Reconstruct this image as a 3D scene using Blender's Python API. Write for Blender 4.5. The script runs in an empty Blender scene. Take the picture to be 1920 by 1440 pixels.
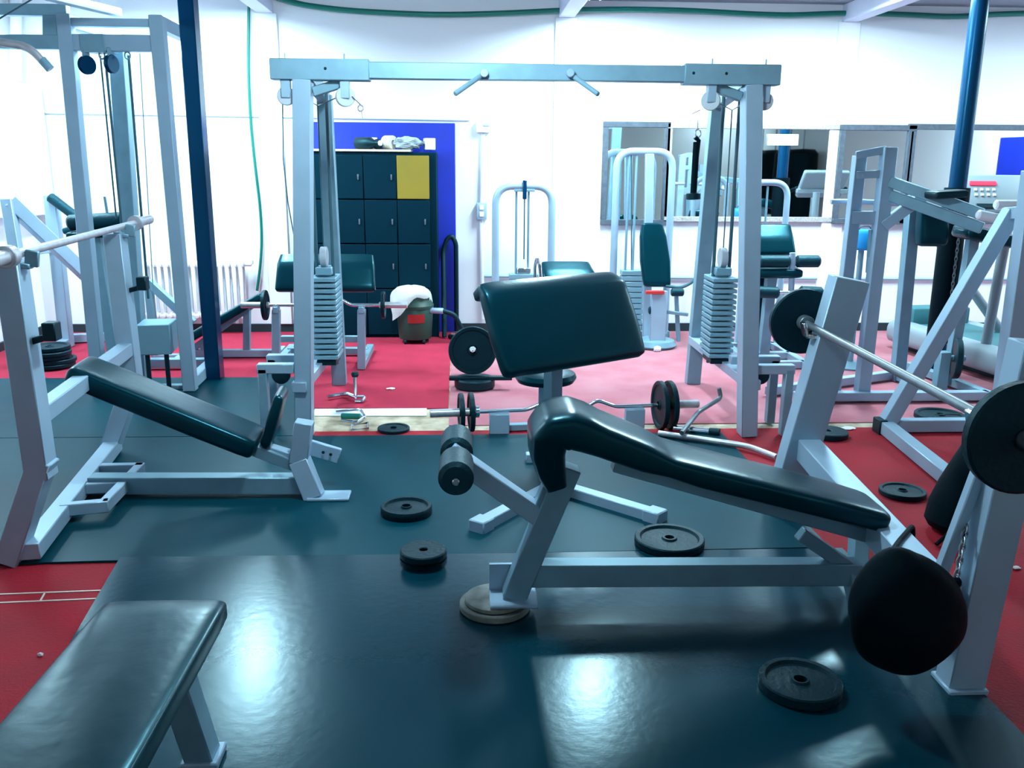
import bpy, bmesh, math, random
from math import sin, cos, pi, radians
from mathutils import Vector, Matrix
random.seed(7)
SC = bpy.context.scene
COL = SC.collection
Vc = Vector
# ---------------------------------------------------------------- camera
F = 1700.0; PITCH = math.atan(420/1700); YAW = radians(3.0); ROLL = 0.0075; EYE = Vc((0, 0, 1.6))
ROT = Matrix.Rotation(-YAW, 3, 'Z') @ Matrix.Rotation(pi/2-PITCH, 3, 'X') @ Matrix.Rotation(ROLL, 3, 'Z')
cam = bpy.data.cameras.new('camera'); cam.sensor_width = 36; cam.lens = F/1920*36; cam.clip_start = .05
co = bpy.data.objects.new('camera', cam); COL.objects.link(co)
co.matrix_world = Matrix.Translation(EYE) @ ROT.to_4x4(); SC.camera = co
def ray(px, py): return ROT @ Vc(((px-960)/F, -(py-720)/F, -1))
def G(px, py, z=0.0):                      # where a sight line meets the level z
    d = ray(px, py); return EYE + d*((z-EYE.z)/d.z)
def V(px, py, y):                          # where it meets the upright plane at distance y
    d = ray(px, py); return EYE + d*(y/d.y)
def S(px, py, zc): return EYE + ray(px, py)*zc   # at a given range
def XP(px, py, x):
    d = ray(px, py); return EYE + d*(x/d.x)
# ---------------------------------------------------------------- materials
def mat(name, col, rough=.5, metal=0., spec=.5, bump=0., bscale=40., var=0., vscale=6., emit=None, col2=None, coat=0., tint=None):
    m = bpy.data.materials.new(name); m.use_nodes = True
    nt = m.node_tree; b = nt.nodes['Principled BSDF']
    b.inputs['Base Color'].default_value = (*col, 1); b.inputs['Roughness'].default_value = rough
    b.inputs['Metallic'].default_value = metal; b.inputs['Specular IOR Level'].default_value = spec
    b.inputs['Coat Weight'].default_value = coat
    if tint: b.inputs['Specular Tint'].default_value = (*tint, 1)
    if emit: b.inputs['Emission Color'].default_value = (*emit[0], 1); b.inputs['Emission Strength'].default_value = emit[1]
    tc = nt.nodes.new('ShaderNodeTexCoord')
    if var or col2:
        n = nt.nodes.new('ShaderNodeTexNoise'); n.inputs['Scale'].default_value = vscale; n.inputs['Detail'].default_value = 6
        nt.links.new(tc.outputs['Object'], n.inputs['Vector'])
        r = nt.nodes.new('ShaderNodeValToRGB'); r.color_ramp.elements[0].position = .25; r.color_ramp.elements[1].position = .8
        c2 = col2 or tuple(min(1, c*(1-var)) for c in col)
        r.color_ramp.elements[0].color = (*c2, 1); r.color_ramp.elements[1].color = (*col, 1)
        nt.links.new(n.outputs['Fac'], r.inputs['Fac']); nt.links.new(r.outputs['Color'], b.inputs['Base Color'])
        mr = nt.nodes.new('ShaderNodeMapRange'); mr.inputs['To Min'].default_value = rough*.85; mr.inputs['To Max'].default_value = min(1, rough*1.2)
        nt.links.new(n.outputs['Fac'], mr.inputs['Value']); nt.links.new(mr.outputs['Result'], b.inputs['Roughness'])
    if bump:
        n2 = nt.nodes.new('ShaderNodeTexNoise'); n2.inputs['Scale'].default_value = bscale; n2.inputs['Detail'].default_value = 4
        nt.links.new(tc.outputs['Object'], n2.inputs['Vector'])
        bp = nt.nodes.new('ShaderNodeBump'); bp.inputs['Strength'].default_value = bump; bp.inputs['Distance'].default_value = .01
        nt.links.new(n2.outputs['Fac'], bp.inputs['Height']); nt.links.new(bp.outputs['Normal'], b.inputs['Normal'])
    return m
M = dict(
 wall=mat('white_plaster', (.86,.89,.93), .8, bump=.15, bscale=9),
 ceil=mat('ceiling_dimmed', (.24,.27,.33), .85),  # white ceiling darkened to grey so less light bounces into the foreground
 beamp=mat('beam_paint', (.62,.66,.80), .7),
 silver=mat('silver_paint', (.23,.39,.48), .36, .2, var=.2, vscale=9, tint=(.5,.9,1.)),
 silver2=mat('pale_silver_paint', (.35,.49,.61), .38, .15, var=.12, vscale=7, tint=(.55,.9,1.)),
 vinyl=mat('black_vinyl', (.0003,.022,.033), .28, spec=.45, bump=.12, bscale=14, tint=(.2,.82,1.)),
 foam=mat('black_foam', (.001,.024,.036), .5, bump=.3, bscale=60, tint=(.35,.85,1.)),
 iron=mat('black_iron', (.0006,.012,.020), .5, spec=.35, bump=.3, bscale=50, tint=(.35,.85,1.)),
 rust=mat('worn_iron', (.34,.36,.33), .6, col2=(.07,.09,.07), vscale=14, bump=.3),
 stack=mat('stack_grey', (.22,.38,.46), .4, .2, tint=(.35,.85,1.)),
 chrome=mat('chrome', (.75,.80,.84), .18, 1.),
 bar=mat('bar_steel', (.66,.66,.70), .38, .55, var=.3, vscale=25),
 dullbar=mat('dull_bar_steel', (.22,.27,.30), .4, .6, var=.3, vscale=25),
 cable=mat('cable_dark', (.03,.10,.13), .5),
 rubber=mat('rubber_mat', (.0002,.032,.050), .21, spec=.36, bump=.04, bscale=30, var=.25, vscale=1.1, tint=(.30,.85,1.)),
 rubber2=mat('old_rubber_mat', (.0003,.048,.070), .42, spec=.14, bump=.08, bscale=8, var=.35, vscale=1.6, tint=(.15,.8,1.)),
 red=mat('red_carpet', (.43,.030,.064), .9, spec=.1, bump=.3, bscale=90, var=.22, vscale=5),
 dred=mat('dark_red_carpet', (.38,.012,.026), .75, spec=.2, bump=.3, bscale=90, var=.3, vscale=4),
 pink=mat('faded_carpet', (.48,.225,.26), .9, spec=.1, col2=(.38,.10,.13), vscale=2.2, bump=.2, bscale=60),
 tan=mat('patterned_lino', (.70,.58,.44), .6, col2=(.20,.15,.07), vscale=9),
 white=mat('white_paint', (.82,.86,.9), .45),
 grey=mat('grey_plastic', (.45,.5,.55), .5),
 dbase=mat('dark_skirting', (.010,.030,.040), .5),
 blue=mat('blue_paint', (.0005,.025,.48), .55, var=.3, vscale=3),
 navy=mat('navy_gloss', (.0008,.030,.085), .25, spec=.6, tint=(.2,.7,1.)),
 locker=mat('dark_locker', (.0003,.016,.030), .6, spec=.15, bump=.1, bscale=8, tint=(.35,.85,1.)),
 yellow=mat('yellow_panel', (.30,.21,.008), .55, col2=(.24,.18,.015), vscale=5),
 mirror=mat('mirror_glass', (.80,.88,.88), .02, 1.),
 frame=mat('dark_frame', (.10,.13,.17), .5, var=.4, vscale=30),
 oframe=mat('speckled_frame', (.62,.60,.58), .5, col2=(.28,.27,.27), vscale=60, bump=.5, bscale=50),
 green=mat('green_hose', (.0,.17,.13), .4),
 olive=mat('olive_plastic', (.008,.050,.036), .45),
 redlab=mat('red_label', (.6,.03,.03), .5),
 cloth=mat('white_cloth', (.85,.86,.86), .9, bump=.4, bscale=30),
 cyan=mat('bright_blue_vinyl', (.0,.26,.62), .45),
 bag=mat('black_nylon', (.0004,.003,.006), .7, spec=.15, bump=.25, bscale=25, tint=(.35,.85,1.)),
 dark=mat('dark_rubber', (.0006,.010,.016), .5, tint=(.35,.85,1.)),
 deck=mat('treadmill_grey', (.24,.31,.35), .45),
 belt=mat('treadmill_belt', (.03,.15,.17), .6),
 paper=mat('paper', (.8,.8,.78), .8),
 cream=mat('cream_plastic', (.65,.6,.5), .5),
 film=mat('grey_plastic_bag', (.35,.42,.46), .3, bump=.8, bscale=40),
 led=mat('red_led', (.5,.02,.05), .4, emit=((1,.05,.12), 1.2)),
 globe=mat('fill_glow', (.9,.9,.9), .4, emit=((.66,.90,1.), 260.)),  # glow of the added fill globe
 tube=mat('lamp_tube', (.9,.9,.9), .4, emit=((.85,.93,1), 6.)),
)
# ---------------------------------------------------------------- mesh builder
def frame_of(ax, up):
    a = ax.normalized(); u = Vc(up)
    if abs(a.dot(u.normalized())) > .985: u = Vc((0,1,0)) if abs(a.y) < .9 else Vc((1,0,0))
    s = a.cross(u).normalized(); n = s.cross(a).normalized()
    return a, s, n
class B:
    def __init__(self): self.bm = bmesh.new()
    def _cube(self, mx, bev, seg=1):
        r = bmesh.ops.create_cube(self.bm, size=1, matrix=mx)
        if bev > 0:
            es = list({e for v in r['verts'] for e in v.link_edges})
            bmesh.ops.bevel(self.bm, geom=es, offset=bev, segments=seg, affect='EDGES', profile=.5)
        return self
    def beam(self, p, q, w, h=None, up=(0,0,1), bev=.004, ext=0):
        h = h or w; p = Vc(p); q = Vc(q); a, s, n = frame_of(q-p, up); L = (q-p).length + 2*ext
        R = Matrix((s, a, n)).transposed().to_4x4()
        return self._cube(Matrix.Translation((p+q)/2) @ R @ Matrix.Diagonal((w, L, h, 1)), min(bev, w*.2, h*.2), 2 if bev > .006 else 1)
    def box(self, c, size, rz=0, bev=.004, seg=1):
        return self._cube(Matrix.Translation(Vc(c)) @ Matrix.Rotation(rz, 4, 'Z') @ Matrix.Diagonal((*size, 1)), min(bev, min(size)*.3), seg)
    def lathe(self, prof, o, ax=(0,0,1), seg=28, close=False):
        o = Vc(o); a, s, n = frame_of(Vc(ax), (0,0,1) if abs(Vc(ax).normalized().z) < .98 else (0,1,0))
        rings = []
        for r, z in prof:
            if r < 1e-6: rings.append([self.bm.verts.new(o+a*z)])
            else: rings.append([self.bm.verts.new(o+a*z+s*(r*cos(2*pi*k/seg))+n*(r*sin(2*pi*k/seg))) for k in range(seg)])
        pairs = list(zip(rings, rings[1:])) + ([(rings[-1], rings[0])] if close else [])
        for A, C in pairs:
            for k in range(seg):
                k2 = (k+1) % seg
                f = [A[k % len(A)], A[k2 % len(A)], C[k2 % len(C)], C[k % len(C)]]
                u = []
                for v in f:
                    if v not in u: u.append(v)
                if len(u) > 2: self.bm.faces.new(u)
        return self
    def cyl(self, p, q, r, r2=None, seg=18, bev=.003):
        p = Vc(p); q = Vc(q); L = (q-p).length; r2 = r if r2 is None else r2; e = min(bev, L*.3, r*.4, max(r2, 1e-4)*.4)
        return self.lathe([(0,0),(r-e,0),(r,e),(r2,L-e),(max(r2-e,1e-5),L),(0,L)], p, q-p, seg)
    def tube(self, pts, r, seg=10, fil=0., n=5, closed=False):
        pts = [Vc(p) for p in pts]
        if fil > 0:
            out = [pts[0]]
            for a, b, c in zip(pts, pts[1:], pts[2:]):
                d1 = (a-b); d2 = (c-b); f = min(fil, d1.length*.48, d2.length*.48)
                s_, e_ = b+d1.normalized()*f, b+d2.normalized()*f
                for k in range(n+1):
                    t = k/n; out.append(s_*(1-t)**2+b*2*t*(1-t)+e_*t*t)
            pts = out+[pts[-1]]
        N = len(pts); rings = []; prev = None
        for i, p in enumerate(pts):
            if closed: t = (pts[(i+1) % N]-pts[i-1]).normalized()
            else: t = (pts[min(i+1, N-1)]-pts[max(i-1, 0)]).normalized()
            if prev is None: _, s, nn = frame_of(t, (0,0,1))
            else:
                s = (prev - t*prev.dot(t)).normalized(); nn = s.cross(t).normalized()
            prev = s
            rings.append([self.bm.verts.new(p+s*(r*cos(2*pi*k/seg))+nn*(r*sin(2*pi*k/seg))) for k in range(seg)])
        P = list(zip(rings, rings[1:]))
        if closed: P.append((rings[-1], rings[0]))
        for A, C in P:
            for k in range(seg): self.bm.faces.new((A[k], A[(k+1) % seg], C[(k+1) % seg], C[k]))
        if not closed:
            self.bm.faces.new(rings[0][::-1]); self.bm.faces.new(rings[-1])
        return self
    def sweep(self, secs, side, e=6., seg=28, cap=.035, wob=0.):
        """cushion: secs = [(centre, width, thickness)], side = the width direction; rounded ends"""
        side = Vc(side).normalized(); c = [Vc(s[0]) for s in secs]
        t0 = (c[1]-c[0]).normalized(); t1 = (c[-1]-c[-2]).normalized()
        L = []
        for k in (.0, .35, .7): L.append((c[0]+t0*cap*k, secs[0][1]-2*cap*(1-math.sqrt(1-(1-k)**2)), secs[0][2]*(.25+.75*math.sqrt(1-(1-k)**2)), t0))
        for i in range(len(secs)-1):
            a, b = secs[i], secs[i+1]; ns = 4
            for k in range(ns):
                t = (k+ (1 if i == 0 and k == 0 else 0)*.6)/ns
                ta = (c[min(i+1,len(c)-1)]-c[max(i-1,0)]).normalized() if i > 0 else t0
                tb = (c[min(i+2,len(c)-1)]-c[i]).normalized() if i+2 < len(c) else t1
                L.append((c[i].lerp(c[i+1], t) , a[1]+(b[1]-a[1])*t, a[2]+(b[2]-a[2])*t, ta.lerp(tb, t).normalized()))
        for k in (.7, .35, .0): L.append((c[-1]-t1*cap*k, secs[-1][1]-2*cap*(1-math.sqrt(1-(1-k)**2)), secs[-1][2]*(.25+.75*math.sqrt(1-(1-k)**2)), t1))
        L = [L[0], L[1], L[2]] + [x for x in L[3:-3] if (x[0]-c[0]).dot(t0) > cap*.7 or len(secs) > 2] + L[-3:]
        rings = []
        for p, w, t, tg in L:
            n = side.cross(tg).normalized(); rg = []
            for k in range(seg):
                a = 2*pi*(k+.5)/seg; ca, sa = cos(a), sin(a)
                x = math.copysign(abs(ca)**(2/e), ca)*w/2; y = math.copysign(abs(sa)**(2/e), sa)*t/2
                if wob: y += wob*sin(9*x+13*p.x+7*p.z)*.5
                rg.append(self.bm.verts.new(p+side*x+n*y))
            rings.append(rg)
        for A, C in zip(rings, rings[1:]):
            for k in range(seg): self.bm.faces.new((A[k], A[(k+1) % seg], C[(k+1) % seg], C[k]))
        self.bm.faces.new(rings[0][::-1]); self.bm.faces.new(rings[-1]); return self
    def poly(self, pts, th):
        lo = [self.bm.verts.new(Vc(p)) for p in pts]; hi = [self.bm.verts.new(Vc(p)+Vc((0,0,th))) for p in pts]; n = len(pts)
        self.bm.faces.new(lo[::-1]); self.bm.faces.new(hi)
        for k in range(n): self.bm.faces.new((lo[k], lo[(k+1) % n], hi[(k+1) % n], hi[k]))
        return self
    def put(self, name, m, parent=None, label=None, kind=None, ang=38):
        bmesh.ops.recalc_face_normals(self.bm, faces=self.bm.faces[:])
        o0 = ORG.get(parent.name, Vc((0,0,0))) if parent else Vc((0,0,0))
        if parent is None and kind != 'structure':
            vs = [v.co for v in self.bm.verts]
            o0 = Vc(((min(v.x for v in vs)+max(v.x for v in vs))/2, (min(v.y for v in vs)+max(v.y for v in vs))/2, min(v.z for v in vs)))
        bmesh.ops.translate(self.bm, verts=self.bm.verts[:], vec=-o0)
        me = bpy.data.meshes.new(name); self.bm.to_mesh(me); self.bm.free()
        for p in me.polygons: p.use_smooth = True
        me.set_sharp_from_angle(angle=radians(ang))
        me.materials.append(M[m] if isinstance(m, str) else m)
        o = bpy.data.objects.new(name, me); COL.objects.link(o)
        if parent: o.parent = parent; ORG[o.name] = o0
        else: o.location = o0; ORG[o.name] = o0
        if label: o['label'] = label
        if kind: o['kind'] = kind
        return o
ORG = {}
def thing(name, label, cat, loc, group=None):
    o = bpy.data.objects.new(name, None); COL.objects.link(o); o.location = Vc(loc); o.empty_display_size = .1
    ORG[o.name] = Vc(loc); o['label'] = label; o['category'] = cat
    if group: o['group'] = group
    return o
def tag(o, label, cat, group=None):
    o['label'] = label; o['category'] = cat
    if group: o['group'] = group
    return o
def bm_(*a, **k): return B().beam(*a, **k)
Z = Vc((0,0,1)); X1 = Vc((1,0,0)); Y1 = Vc((0,1,0))
def off(p, x=0, y=0, z=0): return Vc(p)+Vc((x, y, z))
def setz(p, z): return Vc((p[0], p[1], z))
PLATES = {}
def plate(loc, R, th, label, ax=(0,0,1), m='iron', group=None, rings=True, hole=.016):
    """an iron disc with a raised rim, a hub and a hole; loc = centre"""
    key = (round(R,3), round(th,3), m, rings)
    if key not in PLATES:
        h = th/2; b = B()
        if rings:
            half = [(hole,-h*.9),(R*.20,-h*.9),(R*.23,-h*.45),(R*.45,-h*.35),(R*.80,-h*.35),(R*.85,-h*.95),(R*.97,-h),(R,-h*.7)]
        else:
            half = [(hole,-h*.8),(R*.18,-h*.8),(R*.22,-h),(R*.95,-h),(R,-h*.7)]
        prof = half + [(r,-z) for r, z in half[::-1]]
        b.lathe(prof, (0,0,0), (0,0,1), 40, close=True)
        bmesh.ops.recalc_face_normals(b.bm, faces=b.bm.faces[:])
        me = bpy.data.meshes.new('weight_plate'); b.bm.to_mesh(me); b.bm.free()
        for p in me.polygons: p.use_smooth = True
        me.set_sharp_from_angle(angle=radians(32)); me.materials.append(M[m]); PLATES[key] = me
    o = bpy.data.objects.new('weight_plate', PLATES[key]); COL.objects.link(o)
    o.location = Vc(loc); o.rotation_euler = Vc(ax).to_track_quat('Z', 'Y').to_euler()
    return tag(o, label, 'weight plate', group)
def cyl_between(p, q, t0, t1): return Vc(p).lerp(Vc(q), t0), Vc(p).lerp(Vc(q), t1)

# ---------------------------------------------------------------- the room
WY = G(880, 621).y; WX = V(62, 400, WY).x; RX = 6.4; BY = -4.0; CZ = 2.98
def struct(name, b, m): return b.put(name, m, None, kind='structure')
def sbox(name, lo, hi, m, bev=0): 
    lo = Vc(lo); hi = Vc(hi); return struct(name, B().box((lo+hi)/2, hi-lo, 0, bev), m)
sbox('floor', (WX-.2, BY-.2, -.1), (RX+.2, WY+.2, 0), 'tan')
sbox('wall_back', (WX-.2, WY, 0), (RX+.2, WY+.2, CZ+.1), 'wall')
sbox('wall_left', (WX-.2, BY-.2, 0), (WX, WY, CZ+.1), 'wall')
sbox('wall_right', (RX, BY-.2, 0), (RX+.2, WY, CZ+.1), 'wall')
sbox('wall_front', (WX, BY-.2, 0), (RX, BY, CZ+.1), 'wall')
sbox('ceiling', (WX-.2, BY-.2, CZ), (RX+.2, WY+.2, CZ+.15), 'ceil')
bh = V(880, 606, WY).z
dl = V(603,600,WY).x; dr = V(856,600,WY).x
sbox('baseboard_back', (WX, WY-.02, 0), (dl, WY, bh), 'dbase', .003)
sbox('baseboard_right', (dr, WY-.02, 0), (RX, WY, bh), 'dbase', .003)
sbox('baseboard_left', (WX, BY, 0), (WX+.02, WY-.02, bh), 'dbase', .003)
BXS = [V(498,30,WY).x, V(1062,30,WY).x, V(1592,40,WY).x]
for i, bx in enumerate(BXS):
    zb = V(1592, 42, WY).z
    sbox('beam', (bx-.07, BY, zb), (bx+.07, WY, CZ), 'beamp', .004)
    sbox('trim_%d' % (i+1), (bx-.10, WY-.035, bh), (bx+.10, WY, zb), 'wall', .004)
# doorway painted blue behind the lockers
d1 = struct('door_1', B().box(((dl+dr)/2, WY-.02, V(740,230,WY).z/2), (dr-dl, .04, V(740,230,WY).z), 0, .006), 'blue')
struct('door_2', B().box((RX-.03, 6.8, .95), (.06, 1.1, 1.9), 0, .004), 'blue')
# two steel columns under the beams
lc = G(404, 712); b = B().box((lc.x, lc.y, CZ/2), (.105, .13, CZ), 0, .006); struct('column', b, 'navy')
rc = G(1752, 705)
struct('column', B().cyl((rc.x, rc.y, 0), (rc.x, rc.y, CZ), .062, seg=28), 'navy')
# ---------------------------------------------------------------- floor coverings
def sheet(name, pts, z, th, m, label, cat, group=None):
    o = B().poly([setz(p, z) for p in pts], th).put(name, m); return tag(o, label, cat, group)
pe = G(845, 640); 
sheet('red_carpet', [(WX+.03, G(400,790).y), (pe.x, G(840,767).y), (pe.x, WY-.45), (WX+.03, WY-.45)][:2] and
      [Vc((WX+.03, G(700,767).y, 0)), Vc((G(841,767).x, G(841,767).y, 0)), Vc((pe.x, WY-.05, 0)), Vc((WX+.03, WY-.05, 0))], .001, .006, 'red',
      'bright red carpet in front of the dark lockers', 'carpet')
py0 = G(1100, 797).y
sheet('faded_carpet', [Vc((G(842,797).x, py0, 0)), Vc((RX-.05, py0, 0)), Vc((RX-.05, WY-.05, 0)), Vc((pe.x+.01, WY-.05, 0))], .001, .005, 'pink',
      'faded pink carpet under the cable machine and the exercise machines by the mirrors', 'carpet')
ry0 = G(1100, 807).y
sheet('red_carpet', [Vc((G(590,812).x, ry0, 0)), Vc((G(590,812).x, 3.3, 0)), Vc((1.3, 1.0, 0)), Vc((RX-.05, 1.0, 0)), Vc((RX-.05, ry0, 0))][::-1], .001, .005, 'dred',
      'dark red carpet under the loaded decline bench, spreading towards the right wall', 'carpet')
sheet('red_carpet', [Vc((WX+.03, 1.2, 0)), Vc((G(300,1060).x, 1.2, 0)), Vc((G(300,1060).x, G(100,1060).y, 0)), Vc((WX+.03, G(100,1060).y, 0))], .001, .005, 'dred',
      'dark red carpet strip beside the near flat bench', 'carpet')
mx = G(1352, 815).x
m2n = G(660, 1045).y; m2f = G(700, 821).y
sheet('rubber_mat', [Vc((WX+.03, m2n-.12, 0)), Vc((G(200,1052).x, m2n-.03, 0)), Vc((mx, m2n, 0)), Vc((mx, m2f, 0)), Vc((WX+.03, m2f, 0))], .008, .008, 'rubber2',
      'long dark rubber mat under the incline bench, reaching across to the preacher bench', 'mat')
sheet('rubber_mat', [Vc((WX+.03, m2f+.01, 0)), Vc((G(588,822).x, m2f+.01, 0)), Vc((G(560,712).x, G(470,711).y, 0)), Vc((WX+.03, G(470,711).y, 0))], .008, .008, 'rubber2',
      'dark rubber mat under the tall pulldown tower', 'mat')
l1 = G(226, 1052); l2 = G(182, 1128); ld = (l2-l1)/(l2.y-l1.y)
sheet('rubber_mat', [l1, l1+ld*(.6-l1.y), Vc((mx+.05, .6, 0)), Vc((mx+.05, m2n-.015, 0)), Vc((0, m2n-.02, 0))], .008, .010, 'rubber',
      'glossy dark rubber mat in front, lying under the decline bench', 'mat')
sheet('white_strip', [G(590,781), G(800,781), G(800,767), G(590,767)], .002, .005, 'white',
      'worn white strip of lino along the edge of the bright red carpet', 'floor strip')
sb = B()
for y0, y1 in ((1119, 1110), (1135, 1125)):
    p, q = G(-30, y0), G(205, y1); sb.beam(setz(p, .0075), setz(q, .0075), .007, .003, bev=0)
p, q = G(84, 1116), G(76, 1130); sb.beam(setz(p, .0075), setz(q, .0075), .006, .003, bev=0)
tag(sb.put('frayed_seam', 'cream'), 'pale frayed double seam across the dark red strip beside the flat bench', 'seam')
# ---------------------------------------------------------------- lamps
def lamp(x, y, power, col=(.64,.90,1.), L=1.2, lab=''):
    z = CZ-.035
    t = thing('ceiling_lamp', lab, 'lamp', (x, y, CZ), 'fluorescent lamps on the ceiling')
    B().box((x, y, z), (.18, L+.06, .06), 0, .006).put('housing', 'white', t)
    for s in (-.045, .045): B().cyl((x+s, y-L/2, z-.045), (x+s, y+L/2, z-.045), .013).put('lamp_tube', 'tube', t)
    d = bpy.data.lights.new('tube_light', 'AREA'); d.shape = 'RECTANGLE'; d.size = .2; d.size_y = L; d.energy = power; d.color = col
    o = bpy.data.objects.new('tube_light', d); COL.objects.link(o); o.location = (0, 0, -.115); o.parent = t
LAMPS = [(-3.5, 7.0, 85, 'over the pulldown tower'), (-1.92, 7.25, 145, 'over the dark lockers'), (1.08, 7.40, 145, 'over the arched machine'), (3.1, 7.1, 135, 'over the speckled mirror'), (5.7, 6.8, 90, 'added over the treadmill to light it'),  # the one over the treadmill is added to brighten that corner
         (-2.4, -3.7, 24, 'behind the camera towards the left wall'), (1.6, -3.7, 10, 'behind the camera in the middle of the room'), (5.6, -3.4, 22, 'beside the punching bags')]
for x, y, p, lab in LAMPS: lamp(x, y, p, lab='white twin tube fluorescent ceiling lamp ' + lab)
gl = Vc((-.15, 3.65, 2.62))  # glowing globe added above the view to light the crossover from the front
t = thing('fill_globe', 'white globe added out of view as fill light above the middle of the mat', 'lamp', gl)
B().cyl(off(gl,0,0,.2), (gl.x, gl.y, CZ), .008).put('cord', 'white', t)
B().cyl(off(gl,0,0,.155), off(gl,0,0,.21), .05).put('cap', 'white', t)
gb = B(); bmesh.ops.create_uvsphere(gb.bm, u_segments=28, v_segments=18, radius=.14, matrix=Matrix.Translation(gl)); go = gb.put('globe', 'globe', t)
w = bpy.data.worlds.new('world'); SC.world = w; w.use_nodes = True
w.node_tree.nodes['Background'].inputs[0].default_value = (.5,.7,.8,1); w.node_tree.nodes['Background'].inputs[1].default_value = .2
SC.view_settings.view_transform = 'Standard'; SC.view_settings.look = 'None'; SC.view_settings.gamma = 1; SC.view_settings.exposure = 0.0
# ================================================================ cable crossover
YF = G(1402, 822).y; YR = G(1300, 720).y
lb, rb = G(571, 822), G(1400, 818); lt, rt = V(568, 150, YF), V(1410, 150, YF)
t = thing('cable_crossover', 'wide silver cable crossover frame with a weight stack on each side', 'gym machine', setz((lb+rb)/2, 0))
zt = (V(600,133,YF).z + V(1400,140,YF).z)/2
BH = .098
xl, xr = V(509,130,YF).x, V(1459,140,YF).x; xa, xb = V(694,135,YF).x, V(1280,140,YF).x
B().beam((xa-.06, YF, zt), (xb+.06, YF, zt), BH-.014, BH-.014).put('crossbeam', 'silver', t)
for x0, x1 in ((xl, xa), (xb, xr)): B().beam((x0, YF, zt), (x1, YF, zt), BH+.008, BH+.008).put('beam_sleeve', 'silver', t)
for p, q in ((lb, lt), (rb, rt)):
    B().beam(setz(p, .012), setz(q, zt-BH/2), .115, .095, up=(1,0,0)).put('upright', 'silver2', t)
zr = .33
for sgn, base, top, rbase, rtop in ((-1, lb, lt, G(637,722), V(608,178,YR)), (1, rb, rt, G(1298,720), V(1346,190,YR))):
    zt2 = rtop.z
    B().beam(setz(rbase, .006), rtop, .085, .10, up=(1,0,0)).put('upright', 'silver', t)
    B().beam((top.x-.02*sgn, YF, zt-.02), (rtop.x, YR, zt2-.01), .07, .085, ext=.03).put('top_rail', 'silver', t)
    B().beam((top.x-.05*sgn, YF+.02, zt-.11), (top.x-.22*sgn, YF+.02, zt-.055), .06, .05).put('gusset', 'silver', t)
    B().beam((base.x, YF, zr), (rbase.x, YR, zr), .085, .06, ext=.02).put('base_rail', 'silver2', t)
    # stack
    sx0, sy0 = (V(1350,600,YF+.55) if sgn > 0 else V(609,600,YF+.5)).x, (YF+YR)/2-.08
    zs = zr+.05; n = 15; dz = .0345
    for k in range(n):
        B().box((sx0, sy0, zs+dz*(k+.5)), (.155, .24, dz-.010), 0, .003).put('stack_plate', 'stack', t)
    zc_ = zs+dz*n
    B().box((sx0, sy0, zc_+.03), (.10, .14, .05), 0, .006).put('stack_cap', 'stack', t)
    B().cyl((sx0-.02, sy0-.02, zc_+.115), (sx0+.02, sy0-.02, zc_+.115), .062, seg=24).put('stack_pulley', 'grey', t)
    for dx in (-.05, .05):
        B().cyl((sx0+dx, sy0, zr), (sx0+dx, sy0, zt-.03), .011).put('guide_rod', 'cable', t)
    B().box((sx0, sy0, zr+.03), (.12, .20, .035), 0, .004).put('stack_cushion', 'dark', t)
    # pulleys hanging under the beam
    for px_, r in (((1332 if sgn > 0 else 648), .052), ((1432 if sgn > 0 else 538), .048)):
        xx = V(px_, 180, YF).x
        pc = Vc((xx, YF-.015, zt-BH/2-.085)); ax = Vc((.35*sgn, 1, 0)).normalized() if px_ in (1332,648) else Y1
        wheel = B().lathe([(0,-.014),(r-.004,-.014),(r,-.010),(r-.009,0),(r,.010),(r-.004,.014),(0,.014)], pc, ax, 26).put('pulley', 'grey', t)
        B().beam(pc+Vc((0,.0,.09)), pc+Vc((0,0,-.01)), .05, .045).beam(pc+ax*.02+Vc((0,0,.05)), pc-ax*.02+Vc((0,0,.05)), .01,.01).put('pulley_bracket', 'silver2', t)
        B().cyl((xx, YF, zt+BH/2), (xx, YF, zt+BH/2+.035), .004, seg=8).put('bolt', 'silver', t)
        B().tube([pc+Vc((-.03*sgn, .03, .03)), Vc((sx0+.0, sy0-.02, zt-.15)), Vc((sx0, sy0-.02, zc_+.17))], .004, 6).put('cable', 'cable', t)
    for px_ in ((1296, 1357) if sgn > 0 else (613,)):
        xx = V(px_, 140, YF).x; B().cyl((xx, YF-BH/2-.008, zt+.004), (xx, YF-BH/2+.004, zt+.004), .008, seg=10).put('bolt_hole', 'dark', t)
    # outrigger foot beside the stack
    o1 = V((1392 if sgn > 0 else 552), (692 if sgn > 0 else 690), YF+.03); e1 = V((1488 if sgn > 0 else 483), (697 if sgn > 0 else 692), YF+.03); zz = o1.z
    e1 = setz(e1, zz)
    B().beam(o1, e1, .06, .055).put('outrigger', 'silver2', t)
    o2 = off(o1, 0, .26); e2 = off(e1, 0, .26); B().beam(o2, e2, .06, .05).put('outrigger', 'silver2', t)
    B().beam(off(e1, -.03*sgn), setz(off(e1, -.03*sgn), .012), .06, .05, up=(1,0,0)).put('foot_post', 'silver', t)
    B().beam(off(e2, -.03*sgn), setz(off(e2, -.03*sgn), .012), .06, .05, up=(1,0,0)).put('foot_post', 'silver', t)
    pc = (o1+e1)/2+Vc((0, .13, -.07))
    B().lathe([(0,-.014),(.05,-.014),(.054,-.010),(.044,0),(.054,.010),(.05,.014),(0,.014)], pc, Y1, 22).put('low_pulley', 'dark', t)
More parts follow.
